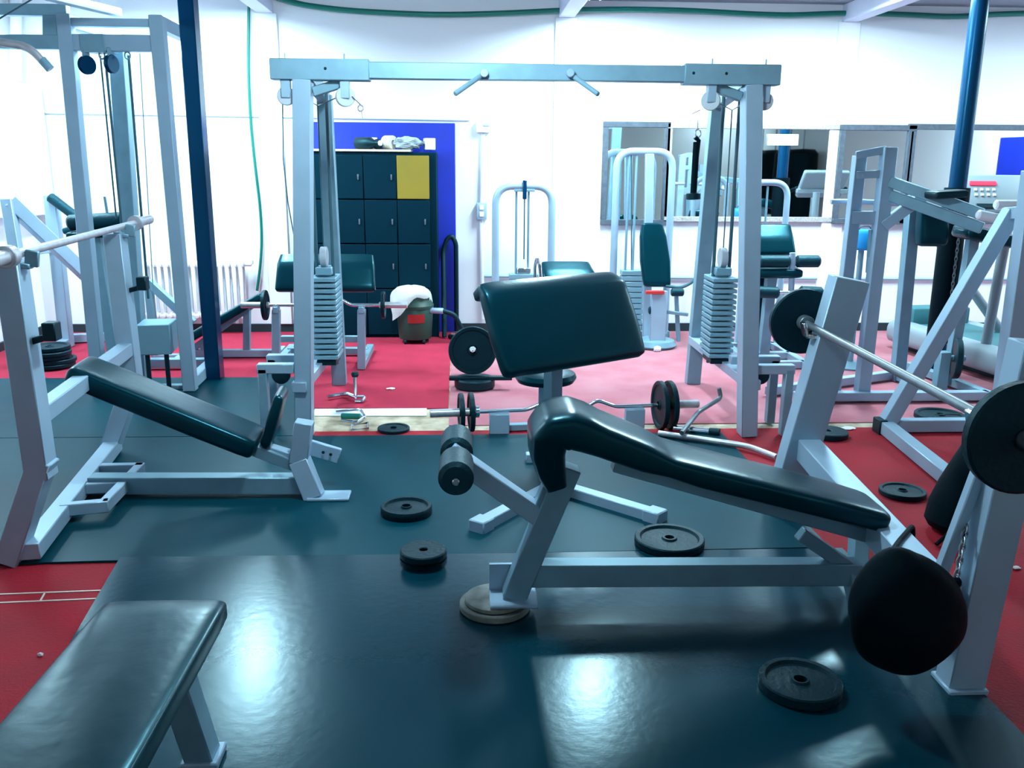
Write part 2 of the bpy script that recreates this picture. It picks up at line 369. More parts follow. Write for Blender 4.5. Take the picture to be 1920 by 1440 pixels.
for px1, px2 in (((908,137),(853,176)), ((1069,137),(1122,177))):
    p = V(*px1, YF-BH/2-.01); q = V(*px2, YF-.17)
    B().cyl(off(p, 0, .03), q, .0135).put('pull_up_handle', 'silver', t)
    B().cyl(off(p, 0, .01), off(p, 0, -.018), .022).put('handle_flange', 'silver2', t)
pl = V(530, 190, YF+.05)
B().tube([pl, V(531,300,YF+.05), V(540,380,YF+.05), V(556,470,YF+.02), setz(V(560,560,YF+.02), .45)], .003, 6).put('cable', 'cable', t)
# cable ends with hooks
p = V(660,180,YF-.02); b = B().tube([p, V(676,196,YF-.02)], .004, 6).tube([V(676+5*cos(a), 203+6*sin(a), YF-.02) for a in [k*pi/5 for k in range(10)]], .004, 6, closed=True).tube([V(678,208,YF-.02), V(680,222,YF-.02)], .003, 6)
b.put('cable_hook', 'chrome', t)
p = V(1318,200,YF); B().tube([p, V(1308,222,YF), V(1308,245,YF)], .004, 6).tube([V(1318,204,YF), V(1296,214,YF), V(1294,228,YF)], .003, 6).tube([V(1309+5*cos(a), 250+8*sin(a), YF) for a in [k*pi/5 for k in range(10)]], .004, 6, closed=True).put('cable_hook', 'chrome', t)
h = thing('strap_handle', 'black tricep strap handle hanging from the right pulley of the crossover', 'handle', V(1300,372,YF))
B().tube([V(1303,262,YF), V(1306,258,YF), V(1310,263,YF), V(1306,300,YF)], .012, 8).put('strap', 'bag', h)
B().cyl(V(1306,266,YF), V(1300,366,YF), .018).put('rope_grip', 'bag', h)
B().cyl(V(1300,362,YF), V(1300,374,YF), .040).put('end_stop', 'dark', h)

# ================================================================ preacher bench (front)
Lm, Rm = S(922, 622, 4.02), S(1177, 594, 4.50); zz = (Lm.z+Rm.z)/2; Lm.z = Rm.z = zz
sd = (Rm-Lm).normalized(); nb = Vc((-sd.y, sd.x, 0)); mid = (Lm+Rm)/2; Wd = (Rm-Lm).length+.02
t = thing('preacher_bench', 'silver preacher curl bench with a large sloping black arm pad and small round seat', 'gym bench', setz(G(1042,945), 0))
path = [(mid+nb*.17+Z*.135, Wd-.05, .055), (mid+nb*.10+Z*.175, Wd-.02, .075), (mid+nb*.055+Z*.145, Wd, .085), (mid-nb*.03-Z*.02, Wd+.01, .09), (mid-nb*.115-Z*.185, Wd-.01, .085)]
B().sweep(path, sd, e=7, seg=36, cap=.03).put('arm_pad', 'vinyl', t)
pb = setz(mid+nb*.07, 0)
B().beam(setz(pb, .02), setz(mid+nb*.07, zz+.02), .068, .068, up=sd).put('post', 'silver', t)
B().beam(mid+nb*.05-Z*.10-sd*.22, mid+nb*.05-Z*.10+sd*.22, .05, .05).put('pad_support', 'silver', t)
sc_ = V(1023, 706, pb.y+.42)
B().lathe([(0,-.035),(.10,-.035),(.150,-.025),(.165,0),(.155,.022),(.12,.036),(0,.042)], sc_, Z, 36).put('seat', 'vinyl', t)
B().beam(setz(sc_, .05), off(sc_, 0,0,-.03), .055, .055, up=sd).put('seat_post', 'silver', t)
B().beam(setz(sc_, .05), setz(pb, .05), .06, .06, ext=.03).put('base_beam', 'silver', t)
B().beam(off(setz(sc_,.035),-.10), off(setz(sc_,.035),.10), .06, .05).put('rear_foot', 'silver2', t)
ap = setz(pb, .035)-nb*.03
for q in (G(903,985,.035), G(1228,968,.035)):
    B().beam(ap, q, .065, .055, ext=.0).put('foot', 'silver2', t)
    d_ = (q-ap).normalized(); B().box(q+Z*0.0, (.085, .085, .068), math.atan2(d_.y, d_.x), .006).put('foot_cap', 'silver2', t)
B().box(off(ap, 0, -.035, .025), (.10, .06, .12), 0, .006).put('foot_bracket', 'silver2', t)

# ================================================================ curl bar on the floor behind it
def ez(p, q, r, zig, n=2, up=Z):
    """cambered bar between p and q"""
    p = Vc(p); q = Vc(q); d = q-p; pts = [p]
    for f, s in ((.26,0),(.36,1),(.44,-.2),(.56,-.2),(.64,1),(.74,0)): pts.append(p+d*f+up*zig*s)
    return B().tube(pts+[q], r, 10, fil=.03)
yE = G(1245, 812).y
eL, eR = V(806,779,yE-.06), V(1309,767,yE+.12); zE = .15; eL.z = eR.z = zE
bt = thing('curl_bar', 'chrome cambered curl bar lying behind the preacher bench with small plates on its ends', 'barbell', setz((eL+eR)/2, zE))
pa, pb_ = eL.lerp(eR, .17), eL.lerp(eR, .86)
ez(pa, pb_, .013, .045).put('shaft', 'chrome', bt)
for a_, b__ in ((eL, pa), (pb_, eR)): B().cyl(a_, b__, .025).put('sleeve', 'bar', bt)
for c in (pa, pb_): 
    dd = (eR-eL).normalized(); B().cyl(c-dd*.012, c+dd*.012, .036).put('collar', 'chrome', bt)
ax = (eR-eL).normalized()
for f, R, th, lab in ((.112,.115,.026,'small black plate on the left sleeve of the curl bar, outer of the pair'), (.148,.118,.026,'small black plate on the left sleeve of the curl bar, inner of the pair'),
                      (.852,.150,.030,'larger black plate on the right sleeve of the curl bar, inner of the pair'), (.888,.150,.030,'larger black plate on the right sleeve of the curl bar, outer of the pair')):
    plate(eL.lerp(eR, f), R, th, lab, ax, 'iron', 'plates on the curl bar', hole=.026)
t = thing('bar_stand', 'low pale stand of two short posts under the curl bar', 'stand', setz(eL.lerp(eR,.5), 0))
for f in (.25, .755):
    c = eL.lerp(eR, f); B().beam((c.x, c.y+.0, .012), (c.x, c.y, zE-.016), .12, .05, up=Y1).put('post', 'silver2', t)
c1, c2 = eL.lerp(eR, .25), eL.lerp(eR, .755)
B().beam((c1.x, c1.y+.06, .03), (c2.x, c2.y+.06, .03), .05, .04).put('tie_beam', 'silver', t)

# ================================================================ stub barbell and plates to its left
yS = G(886, 728).y
plate((V(890,722,yS).x, yS, .045), .145, .07, 'thick black plate lying flat under the upright black plate beside the preacher pad', (0,0,1), 'dark', None, False, hole=.02)
b = B().beam(V(842,709,yS-.05), setz(V(960,705,yS-.05), V(842,709,yS-.05).z), .05, .028, bev=.01); tag(b.put('rubber_bar', 'dark'), 'flat black rubber bar resting on the thick plate beside the preacher pad', 'bar')
pc = V(886, 657, yS+.0); 
plate(pc, .172, .035, 'black plate standing upright with a chrome bar end showing at its centre', (0.05,-1,.12), 'iron', None, True, hole=.024)
tt = thing('short_barbell', 'short chrome bar pushed through the upright black plate beside the preacher pad', 'barbell', pc)
zq = .118-pc.z
B().cyl(pc+Vc((0,-.05,-zq*.12)), pc+Vc((0,.5,zq*1.19)), .022).put('sleeve', 'chrome', tt)
B().cyl(pc+Vc((0,-.055,0)), pc+Vc((0,-.048,0)), .012).put('end_hole', 'dark', tt)
plate(pc+Vc((0,.42,zq)), .11, .03, 'small black plate on the far end of the short chrome bar', (0,1,0), 'iron', None, True, hole=.024)

# ================================================================ decline press bench with rack (front right)
FOOT = G(962, 1122, .065); yb = FOOT.y
fb, nbs = G(1466, 960), G(1797, 1292)
ft, nt_ = V(1592, 522, fb.y), V(1942, 640, nbs.y)
t = thing('decline_bench', 'silver decline press bench with a long sloping black pad, wide rack and foam leg roller', 'gym bench', ((fb+nbs).x/2-.6, yb, 0))
def flat_post(p, q, w, th): return B().beam(p, q, th, w, up=(1,0,.0))
flat_post(setz(fb, .006), ft, .155, .10).put('rack_upright', 'silver2', t)
flat_post(setz(nbs, .012), nt_, .115, .09).put('rack_upright', 'silver2', t)
B().box(off(nbs, 0, 0, .022), (.125, .12, .018), 0, .004).put('foot_plate', 'silver2', t)
B().box(off(fb, 0, 0, .012), (.18, .14, .016), 0, .004).put('foot_plate', 'silver2', t)
# inner brace bar of the near upright
B().beam(V(1757,1092,nbs.y+.03), V(1852,838,nbs.y+.03), .035, .035, up=Y1).put('brace', 'silver2', t)
# hooks and bar
cb1, cb2 = V(1500,862,fb.y-.05), V(1757,1080,nbs.y+.04)
zc2 = (cb1.z+cb2.z)/2; cb1 = setz(V(1508,872,fb.y), zc2-.0); cb2 = setz(V(1765,1085,nbs.y), zc2)
B().beam(cb1, cb2, .105, .10, ext=.03).put('cross_beam', 'silver2', t)
B().beam(setz((fb+nbs)/2, .05)+Vc((-.03,-.1,0)), setz((fb+nbs)/2, zc2-.03), .06, .06, up=Y1).put('strut', 'silver', t)
jo = setz(cb1.lerp(cb2, .55), .15)
beam_l = V(1000, 1064, yb); beam_l = Vc((beam_l.x-.035, yb, .165)); beam_r = Vc((V(1598,1080,yb).x, yb, .15))
B().beam(beam_l, beam_r, .074, .085, ext=.02).put('base_beam', 'silver', t)
B().beam(beam_r, setz(V(1615,1100,yb-.05), .06), .07, .06).put('rear_foot', 'silver', t)
B().beam(Vc((beam_r.x-.02, yb, .17)), V(1500,1000,yb), .05, .05).put('strut', 'silver', t)
leg_t = V(1066, 872, yb)
B().beam(Vc((FOOT.x, yb, .075)), leg_t, .085, .085, up=Y1, ext=.0).put('front_leg', 'silver', t)
B().box((FOOT.x, yb, .073), (.17, .17, .014), 0, .004).put('foot_plate', 'silver2', t)
B().poly([Vc((FOOT.x-.085, yb+.04, .08)), Vc((FOOT.x-.085, yb+.055, .08)), Vc((FOOT.x-.0, yb+.055, .08)), Vc((FOOT.x-.0, yb+.04, .08))], .10).put('gusset', 'silver2', t)
# pad
rail_l, rail_r = V(1150,868,yb), V(1650,1010,yb)
B().beam(rail_l, setz(V(1640,1000,yb), V(1640,1000,yb).z-.01), .06, .05).put('pad_rail', 'silver', t)
def C(px, py): return V(px, py, yb)
W_ = .30
path = [(C(1043,912), .13, .07), (C(1032,878), .18, .10), (C(1024,842), .235, .12), (C(1025,812), .275, .13), (C(1040,795), .295, .135), (C(1066,791), .30, .135), (C(1090,798), .30, .128), (C(1120,810), .30, .115), (C(1200,840), .30, .105), (C(1245,856), .30, .075), (C(1300,873), .29, .085), (C(1450,910), .29, .085), (C(1560,938), .28, .085), (C(1645,962), .25, .08)]
B().sweep(path, Y1*-1, e=5, seg=32, cap=.035).put('pad', 'vinyl', t)
# leg roller arm
ra, rj = C(856, 858), C(1005, 962)
B().beam(rj, ra, .075, .065, ext=.03).put('roller_arm', 'silver2', t)
B().cyl(off(ra, 0, -.25), off(ra, 0, .25), .012).put('roller_axle', 'chrome', t)
for s in (-1, 1):
    B().cyl(off(ra, 0, .038*s), off(ra, 0, .225*s), .058, seg=26, bev=.014).put('foam_roller', 'foam', t)
B().beam(off(rj,.01,0,.0), C(1035,905), .06, .06, up=Y1).put('arm_bracket', 'silver', t)
# hooks
bl, br = S(1497, 607, 4.02), None
hook_z = 1.0
pLf = V(1540, 618, fb.y-.02); pLn = V(1850, 742, nbs.y+.03); hz = (pLf.z+pLn.z)/2-.035
for u, v in ((ft, fb), (nt_, nbs)):
    f = (hz-v.z)/(u.z-v.z); c = v.lerp(u, f); B().beam(off(c,-.04,0,-.035), off(c,-.13,0,-.03), .05, .02).beam(off(c,-.13,0,-.03), off(c,-.145,0,.03), .05, .015).put('bar_hook', 'chrome', t)
    if v is fb: ca_ = off(c, -.09, 0, 0)
    else: cb_ = off(c, -.09, 0, 0)
# barbell resting in the hooks
ca_.z = cb_.z = hz+.005
dB = (ca_-cb_).normalized()
A0, A1 = ca_+dB*.42, cb_-dB*.42
bb = thing('barbell', 'straight steel barbell resting on the hooks of the decline bench rack', 'barbell', (A0+A1)/2)
B().cyl(ca_+dB*.14, cb_-dB*.14, .0165).put('shaft', 'dullbar', bb)
for c, s in ((ca_, 1), (cb_, -1)):
    B().cyl(c+dB*s*.10, c+dB*s*.15, .036).put('collar', 'dullbar', bb)
    B().cyl(c+dB*s*.15, c+dB*s*.42, .025).put('sleeve', 'dullbar', bb)
plate(ca_+dB*.175, .152, .04, 'black plate on the far sleeve of the barbell on the decline bench', dB, 'iron', 'plates on the decline bench barbell', False, hole=.026)
plate(cb_-dB*.175, .158, .04, 'black plate on the near sleeve of the barbell at the right edge of the photo', dB, 'iron', 'plates on the decline bench barbell', False, hole=.026)
tag(B().cyl(ca_+dB*.20, ca_+dB*.235, .04).put('clamp_collar', 'rust'), 'steel clamp collar outside the far plate of the decline bench barbell', 'collar')

# ================================================================ incline press bench with rack (left)
nbI, fbI = G(20, 1058), G(204, 856)
kn, tn = V(76, 878, nbI.y), V(20, 492, nbI.y)
d1_, d2_ = kn-nbI, tn-kn
kf, tf = fbI+d1_, fbI+d1_+d2_
t = thing('incline_bench', 'silver incline press bench with bent rack posts, a thick black pad and a low step', 'gym bench', setz((nbI+fbI)/2+Vc((.6,0,0)), 0))
for b0, k0, t0 in ((nbI, kn, tn), (fbI, kf, tf)):
    B().beam(setz(b0, .018), k0+(k0-b0)*.10, .099, .089, up=(1,0,0), ext=.0).put('lower_post', 'silver2', t)
    B().beam(k0+(k0-t0)*.045, t0, .10, .09, up=(1,0,0)).put('upper_post', 'silver2', t)
    B().beam(off(t0, .0, 0, .0), off(t0, .075, 0, -.015), .05, .02).beam(off(t0,.075,0,-.015), off(t0,.085,0,.045), .05, .02).put('bar_hook', 'silver', t)
    B().beam(off(t0, .04, 0, -.30), off(t0, .11, 0, -.28), .03, .025).box(off(t0,.12,0,-.26), (.05,.06,.07)).put('lower_hook', 'dark', t)
B().beam(Vc((nbI.x+.09, nbI.y, .065)), Vc((fbI.x+.03, fbI.y, .065)), .08, .07, ext=.03).put('cross_beam', 'silver2', t)
zu = V(88, 785, nbI.y).z
fu = (zu-kn.z)/(tn.z-kn.z)
B().beam(setz(kn.lerp(tn, fu), zu), setz(kf.lerp(tf, fu), zu), .07, .07, ext=.02).put('upper_beam', 'silver2', t)
ym = (nbI.y+fbI.y)/2
fl = G(590, 938); 
bs = Vc(((nbI.x+fbI.x)/2+.10, (nbI.y+fbI.y)/2+.05, .075)); be = Vc((fl.x-.02, fl.y+.03, .075))
B().beam(bs, be, .085, .085).put('base_beam', 'silver', t)
yo = be.y
B().beam(setz(fl, .018), V(562, 862, yo), .09, .09, up=Y1).put('front_leg', 'silver2', t)
B().beam(V(561,866,yo), V(571,790,yo), .085, .085, up=Y1).put('front_post', 'silver2', t)
B().box(off(fl, .07, 0, .022), (.20, .12, .014), 0, .004).put('foot_plate', 'silver2', t)
B().beam(V(580,838,yo+.12), V(637,855,yo+.12), .03, .075).put('adjusting_plate', 'silver2', t)
for q in ((606,848),(620,852)):
    c = V(*q, yo+.10); B().cyl(c, off(c, 0, -.004), .008, seg=10).put('bolt_hole', 'dark', t)
# pad
ptop, pbot = V(140, 690, ym+.03), V(487, 832, yo+.06)
aa = (ptop-pbot).normalized(); sid = Vc((-aa.y, aa.x, 0)).normalized()
B().sweep([(ptop, .29, .10), (ptop.lerp(pbot,.3), .30, .105), (ptop.lerp(pbot,.7), .30, .105), (pbot, .29, .10)], sid, e=6, seg=32, cap=.035).put('back_pad', 'vinyl', t)
B().beam(off(ptop,.05,0,-.08), V(556,872,yo), .06, .055).put('pad_rail', 'silver', t)
sa, sb = V(502, 828, yo+.08), V(529, 732, yo+.08)
B().sweep([(sa, .23, .055), (sa.lerp(sb,.5), .24, .06), (sb, .22, .05)], sid, e=5, seg=26, cap=.02).put('seat_pad', 'vinyl', t)
B().beam(V(505,845,yo+.03), V(560,862,yo), .06, .06).put('seat_rail', 'silver2', t)
# step
zs = .075
q = [G(122,955,zs), G(196,948,zs), G(262,879,zs), G(196,880,zs)]
b = B()
for a_, b__ in ((q[0],q[1]), (q[1],q[2]), (q[2],q[3])): b.beam(a_, b__, .045, .055, ext=.02)
m1, m2 = (q[0]+q[3])/2, (q[1]+q[2])/2
b.beam(m1, m2, .04, .05); b.put('step_frame', 'silver2', t)
# its barbell
A0, A1 = S(-70, 512, 3.17), S(312, 434, 5.42); zb_ = tn.z+.045
p1, p2 = tn+Vc((.042,0,.03)), tf+Vc((.042,0,.03)); p1.z = p2.z = zb_-.01
dB = (p2-p1).normalized()
bb = thing('barbell', 'bare pale barbell resting across the rack posts of the incline bench', 'barbell', (p1+p2)/2)
B().cyl(p1-dB*.14, p2+dB*.26, .0165).put('shaft', 'bar', bb)
for c, s in ((p1, -1), (p2+dB*.14, 1)):
    B().cyl(c+dB*s*.10, c+dB*s*.155, .040).put('collar', 'bar', bb)
    B().cyl(c+dB*s*.155, c+dB*s*.44, .026, bev=.008).put('sleeve', 'bar', bb)

# ================================================================ flat bench in the corner
t = thing('flat_bench', 'near silver flat bench with a black pad running out of the lower left corner', 'gym bench', (-.85, 1.4, 0))
zf = .45; fL, fR, nL, nR = G(205, 1108, zf), G(424, 1128, zf), G(-80, 1433, zf), G(250, 1440, zf)
fm, nm = (fL+fR)/2, (nL+nR)/2; nm = fm+(nm-fm)*1.9; bw = (abs((fR-fL).x)+abs((nR-nL).x))/2
far = fm.y; xl_, xr_ = fL.x, fR.x; xc = fm.x; dn = Vc((0,0,-.035))
B().sweep([(fm+dn, bw-.01, .07), (fm.lerp(nm,.5)+dn, bw, .075), (nm+dn, bw, .07)], X1, e=6, seg=32, cap=.03).put('pad', 'vinyl', t)
B().beam(fm.lerp(nm,.08)+dn*2.8, fm.lerp(nm,.92)+dn*2.8, .07, .06).put('rail', 'silver', t)
lx = G(383, 1436); 
B().beam((lx.x, lx.y, .025), (lx.x-.04, lx.y-.07, zf-.085), .075, .075, up=X1).put('leg', 'silver', t)
B().box((lx.x, lx.y, .03), (.10, .10, .022), 0, .004).put('foot_plate', 'silver2', t)
B().beam((xl_+.02, lx.y-.06, zf-.105), (lx.x, lx.y-.06, zf-.105), .06, .05).put('cross_bar', 'silver', t)
B().beam((xl_+.04, lx.y, .025), (xl_+.05, lx.y-.07, zf-.085), .075, .075, up=X1).put('leg', 'silver', t)
for x in (nm.x-.14, nm.x+.14): B().beam((x, .95, .025), (x, .98, zf-.085), .075, .075, up=X1).put('leg', 'silver', t)
B().beam((nm.x-.14, .97, zf-.105), (nm.x+.14, .97, zf-.105), .06, .05).put('cross_bar', 'silver', t)

# ================================================================ plates on the floor
def fplate(px, py, wpx, th, lab, m='iron', rings=True, z0=.018, hole=.02):
    c = G(px, py, z0+th*.5); zc = (ROT.inverted() @ (c-EYE)).z*-1
    return plate(setz(c, z0+th/2), wpx/2*zc/F, th, lab, (0,0,1), m, 'plates lying about the floor', rings, hole)
fplate(738, 804, 60, .022, 'small black plate lying on the patterned strip by the bright red carpet', z0=.004)
fplate(762, 954, 96, .038, 'black plate lying on the mat left of the foam leg roller')
fplate(794, 1036, 88, .030, 'lower plate of the small thick black pair by the mat seam', 'dark', False, z0=.019)
fplate(794, 1036, 86, .030, 'upper plate of the small thick black pair by the mat seam', 'iron', False, z0=.0495)
fplate(1255, 1013, 130, .034, 'black plate lying behind the base beam of the decline bench')
fplate(1500, 1281, 152, .036, 'dark plate lying in the shade in front of the hanging black bag')
fplate(1552, 812, 74, .036, 'dark plate lying behind the far rack upright of the decline bench', 'iron', False, z0=.007)
fplate(1692, 922, 84, .026, 'grey black plate lying on the dark red carpet beside the black cone bag', z0=.007)
fplate(1762, 780, 90, .036, 'black plate lying on the floor under the leaning silver frame', z0=.007)
fplate(1802, 791, 92, .030, 'black plate lying at the near right of another under the leaning silver frame', z0=.007)
rp = setz(FOOT, 0)+Vc((-.065, .02, 0))
plate(setz(rp, .0335), .128, .026, 'lower worn green grey plate under the front foot of the decline bench', m='rust', group='plates under the bench foot')
plate(setz(rp, .056), .108, .018, 'upper worn pale plate under the front foot of the decline bench', m='rust', group='plates under the bench foot', rings=False)
hp = G(98, 690)
for i, (dx, dy, R) in enumerate(((0,0,.17), (.02,.01,.16), (-.02,.0,.165), (.01,-.02,.15), (-.01,.02,.15))):
    plate((hp.x+dx, hp.y+dy, .034+.032*i), R, .031, 'black plate in the heap beside the pulldown tower, number %s from the floor' % ('one','two','three','four','five')[i], m='iron', group='heaped plates by the left wall')

# ================================================================ bags by the rack
def bag_mesh(c, rx, ry, rz, lump, rnd, taper=0., m='bag', parent=None, name='sack', squash=0., peak=0.):
    r = random.Random(rnd); b = B(); bmesh.ops.create_uvsphere(b.bm, u_segments=40, v_segments=26, radius=1)
    ph = [r.uniform(0, 6.28) for _ in range(6)]
    for v in b.bm.verts:
        p = v.co.copy(); k = 1-taper*(p.z+1)/2
        w_ = 1+lump*(sin(3.1*p.x+ph[0])*sin(2.7*p.y+ph[1])+.6*sin(6.3*p.z+ph[2]+2*p.x)+.5*sin(7*p.y+4*p.z+ph[3]))
        z = p.z if p.z > -squash or not squash else -squash-(abs(p.z)-squash)*.3
        v.co = Vc((c[0]+p.x*rx*k*w_, c[1]+p.y*ry*k*w_, c[2]+z*rz*w_+peak*rz*max(0, p.z)*(-p.x+.25*abs(p.x))))
    return b.put(name, m, parent)
bc = S(1704, 1150, 2.62); 
t = thing('hanging_bag', 'round black bag hanging by strap and chain before the near rack upright', 'bag', (bc.x, bc.y, bc.z-.18))
bag_mesh((bc.x, bc.y, bc.z), .178, .11, .185, .035, 3, .10, parent=t, peak=.36)
zt_ = zc2+.058
B().tube([S(1630,1082,2.62), S(1652,1062,2.62), G(1686,1014,zt_), G(1712,984,zt_), off(G(1712,984,zt_), .02, .01, -.16)], .0085, 8, fil=.03).put('strap', 'bag', t)
B().tube([S(1648,1062,2.62), S(1700,1070,2.58), S(1760,1092,2.6), S(1796,1092,2.62)], .016, 8, fil=.02).put('collar_fold', 'bag', t)
b = B(); c0, c1 = S(1791,1096,2.66), S(1812,985,2.72); n = 9
for k in range(n):
    c = c0.lerp(c1, (k+.5)/n); dv = (c1-c0).normalized(); L = (c1-c0).length/n*.75; sv = X1 if k % 2 else Y1
    b.tube([c+dv*(L*cos(a))*1+sv*(.008*sin(a)) for a in [j*pi/6 for j in range(12)]], .0032, 6, closed=True)
b.put('chain', 'dullbar', t)
k_ = G(1782, 1000); 
t = thing('cone_bag', 'tall black bag narrowing upwards, standing on the red carpet between the rack uprights', 'bag', setz(k_, 0))
b = B().lathe([(0,.01),(.10,.012),(.125,.04),(.13,.12),(.115,.22),(.088,.34),(.06,.45),(.035,.53),(.03,.56),(0,.56)], setz(k_, 0), (.24,.05,1), 32)
b.put('sack', 'bag', t)
B().tube([setz(k_,0)+Vc((.10,-.05,.44)), setz(k_,0)+Vc((.02,-.13,.26)), setz(k_,0)+Vc((-.08,-.13,.06)), setz(k_,0)+Vc((-.15,-.16,.02))], .009, 7, fil=.05).put('strap', 'bag', t)
# ================================================================ pulldown tower (left)
fr = G(358, 736); YA = fr.y; fl_ = Vc((G(190, 736).x, YA, 0)); YB = G(404, 694).y
t = thing('pulldown_tower', 'tall silver pulldown tower on four posts with a boom, cables and a grey stack box', 'gym machine', (fr+fl_)/2+Vc((0,.3,0)))
TL, TR = V(122, 28, YA), V(294, 28, YA)
zT = (TL.z+TR.z)/2; TL.z = TR.z = zT
B().beam(setz(fl_, .018), TL, .085, .085, up=Y1).put('post', 'silver2', t)
B().beam(setz(fr, .018), TR, .085, .085, up=Y1).put('post', 'silver2', t)
rr_ = G(402, 694); rl_ = Vc((fl_.x+.05, YB, 0))
RTR, RTL = V(352, 62, YB), None
RTR = Vc((RTR.x, YB, zT-.04)); RTL = Vc((TL.x+.05, YB, zT-.04))
B().beam(setz(rr_, .018), RTR, .075, .075, up=Y1).put('post', 'silver', t)
B().beam(setz(rl_, .018), RTL, .075, .075, up=Y1).put('post', 'silver', t)
za, zb2 = V(210, 43, YA).z, V(210, 81, YA).z
for z_, h_ in ((za, .05), (zb2, .10)):
    B().beam((TL.x, YA+.005, z_), (TR.x, YA+.005, z_), .07, h_).put('top_beam', 'silver2', t)
for y_, h_ in ((20, .07), (80, .085)):
    p = V(-30, y_-2, YA); q = V(128, y_, YA); B().beam(p, q, .07, h_).put('side_beam', 'silver', t)
B().beam(V(98, 22, YA), V(98, 82, YA), .10, .06, up=Y1).put('side_strut', 'silver', t)
B().beam(TR+Vc((0,0,-.04)), RTR, .07, .085, ext=.03).put('side_rail', 'silver2', t)
B().beam(TL+Vc((0,0,-.04)), RTL, .07, .085, ext=.03).put('side_rail', 'silver2', t)
for a_, c_ in ((fr, rr_), (fl_, rl_)): B().beam(setz(a_, .065), setz(c_, .065), .07, .08, ext=.02).put('base_rail', 'silver2', t)
B().beam(setz(rl_, .06), setz(rr_, .06), .07, .07).put('base_rail', 'silver', t)
cp = Vc((V(262, 700, YA+.25).x, YA+.25, 0)); ct = V(222, 100, YA+.25)
B().beam(setz(cp, .018), Vc((ct.x, ct.y, zb2)), .10, .10, up=Y1).put('centre_post', 'silver', t)
bm0 = Vc((V(212, 50, YA).x, YA+.1, zT+.03)); bm1 = S(78, -12, 4.6)
B().beam(bm0, bm1, .06, .05).put('boom', 'silver2', t)
B().poly([V(152,98,YA-.04), V(195,98,YA-.04), off(V(210,98,YA-.04),0,.12), off(V(170,98,YA-.04),0,.12)], .11).put('boom_bracket', 'silver', t)
for px_, py_, ax in ((163, 122, Vc((1,-.75,0))), (209, 120, Vc((1,-.35,0)))):
    c = V(px_, py_, YA-.02); ax.normalize()
    B().lathe([(0,-.016),(.054,-.016),(.058,-.011),(.048,0),(.058,.011),(.054,.016),(0,.016)], c, ax, 24).put('pulley', 'navy', t)
    B().beam(c, off(c, 0, 0, .10), .045, .02, up=ax).put('pulley_bracket', 'silver', t)
for pts, r in ((((197,104),(228,420)), .009), (((241,104),(278,560)), .009), (((262,100),(288,560)), .0035), (((188,104),(218,410)), .006)):
    B().tube([V(*pts[0], YA+.12), V(*pts[1], YA+.12)], r, 6).put('cable', 'cable' if r > .005 else 'silver', t)
for px_ in (191, 239):
    c = V(px_, 104, YA+.02); B().tube([c+Vc((.018*cos(a), 0, .022*sin(a))) for a in [k*pi/5 for k in range(10)]], .005, 6, closed=True).put('eye_bolt', 'silver', t)
c = V(290, 634, YA+.0); lo, hi = V(262,662,YA), V(318,606,YA)
B().box((c.x, c.y+.06, (lo.z+hi.z)/2), (hi.x-lo.x, .26, hi.z-lo.z), .12, .006).put('stack_box', 'stack', t)
for dx in (-.06, .07): B().cyl((c.x+dx, c.y, .03), (c.x+dx, c.y, lo.z+.01), .016).put('box_foot', 'dark', t)
B().beam((c.x-.12, c.y+.06, .03), (fr.x, fr.y+.06, .03), .06, .03).put('base_rail', 'silver', t)
kz = V(185, 425, YA+.3)
B().cyl(V(128,418,YA+.3), V(232,412,YA+.3), .055, seg=24, bev=.015).put('knee_roller', 'foam', t)
B().sweep([(V(135,440,YA+.32), .24, .05), (V(225,437,YA+.32), .24, .05)], Y1, e=5, seg=24, cap=.02).put('seat', 'vinyl', t)
B().cyl(V(196,368,YA+.3), V(203,412,YA+.3), .010).put('pin_rod', 'silver', t)
B().beam(V(180,440,YA+.32), setz(V(205,560,YA+.32), .018), .07, .07, up=Y1).put('seat_post', 'silver', t)
bp = [S(-60,70,4.7), S(44,86,4.75), S(62,96,4.76), S(95,130,4.8)]
lb_ = thing('lat_bar', 'pale bent pulldown bar hanging high in the upper left corner', 'pulldown bar', bp[0])
B().tube(bp, .021, 12, fil=.06).put('bar', 'bar', lb_)
B().cyl(S(78,111,4.78), bp[3], .024).put('grip', 'silver', lb_)
B().tube([bp[0], bm1, ], .004, 6).put('cable', 'cable', lb_)
# pale flue pipe on the left wall
b = B().tube([XP(30,-30,WX+.10), XP(30,150,WX+.10)], .045, 14).put('wall_pipe', 'white'); tag(b, 'white vertical pipe running down the upper left wall', 'pipe')
wb = XP(20,155,WX+.12); tag(B().box((WX+.12, wb.y, wb.z-.55), (.2, .7, 1.1), 0, .01).put('wall_heater', 'white'), 'white box on the left wall below the vertical pipe', 'heater')

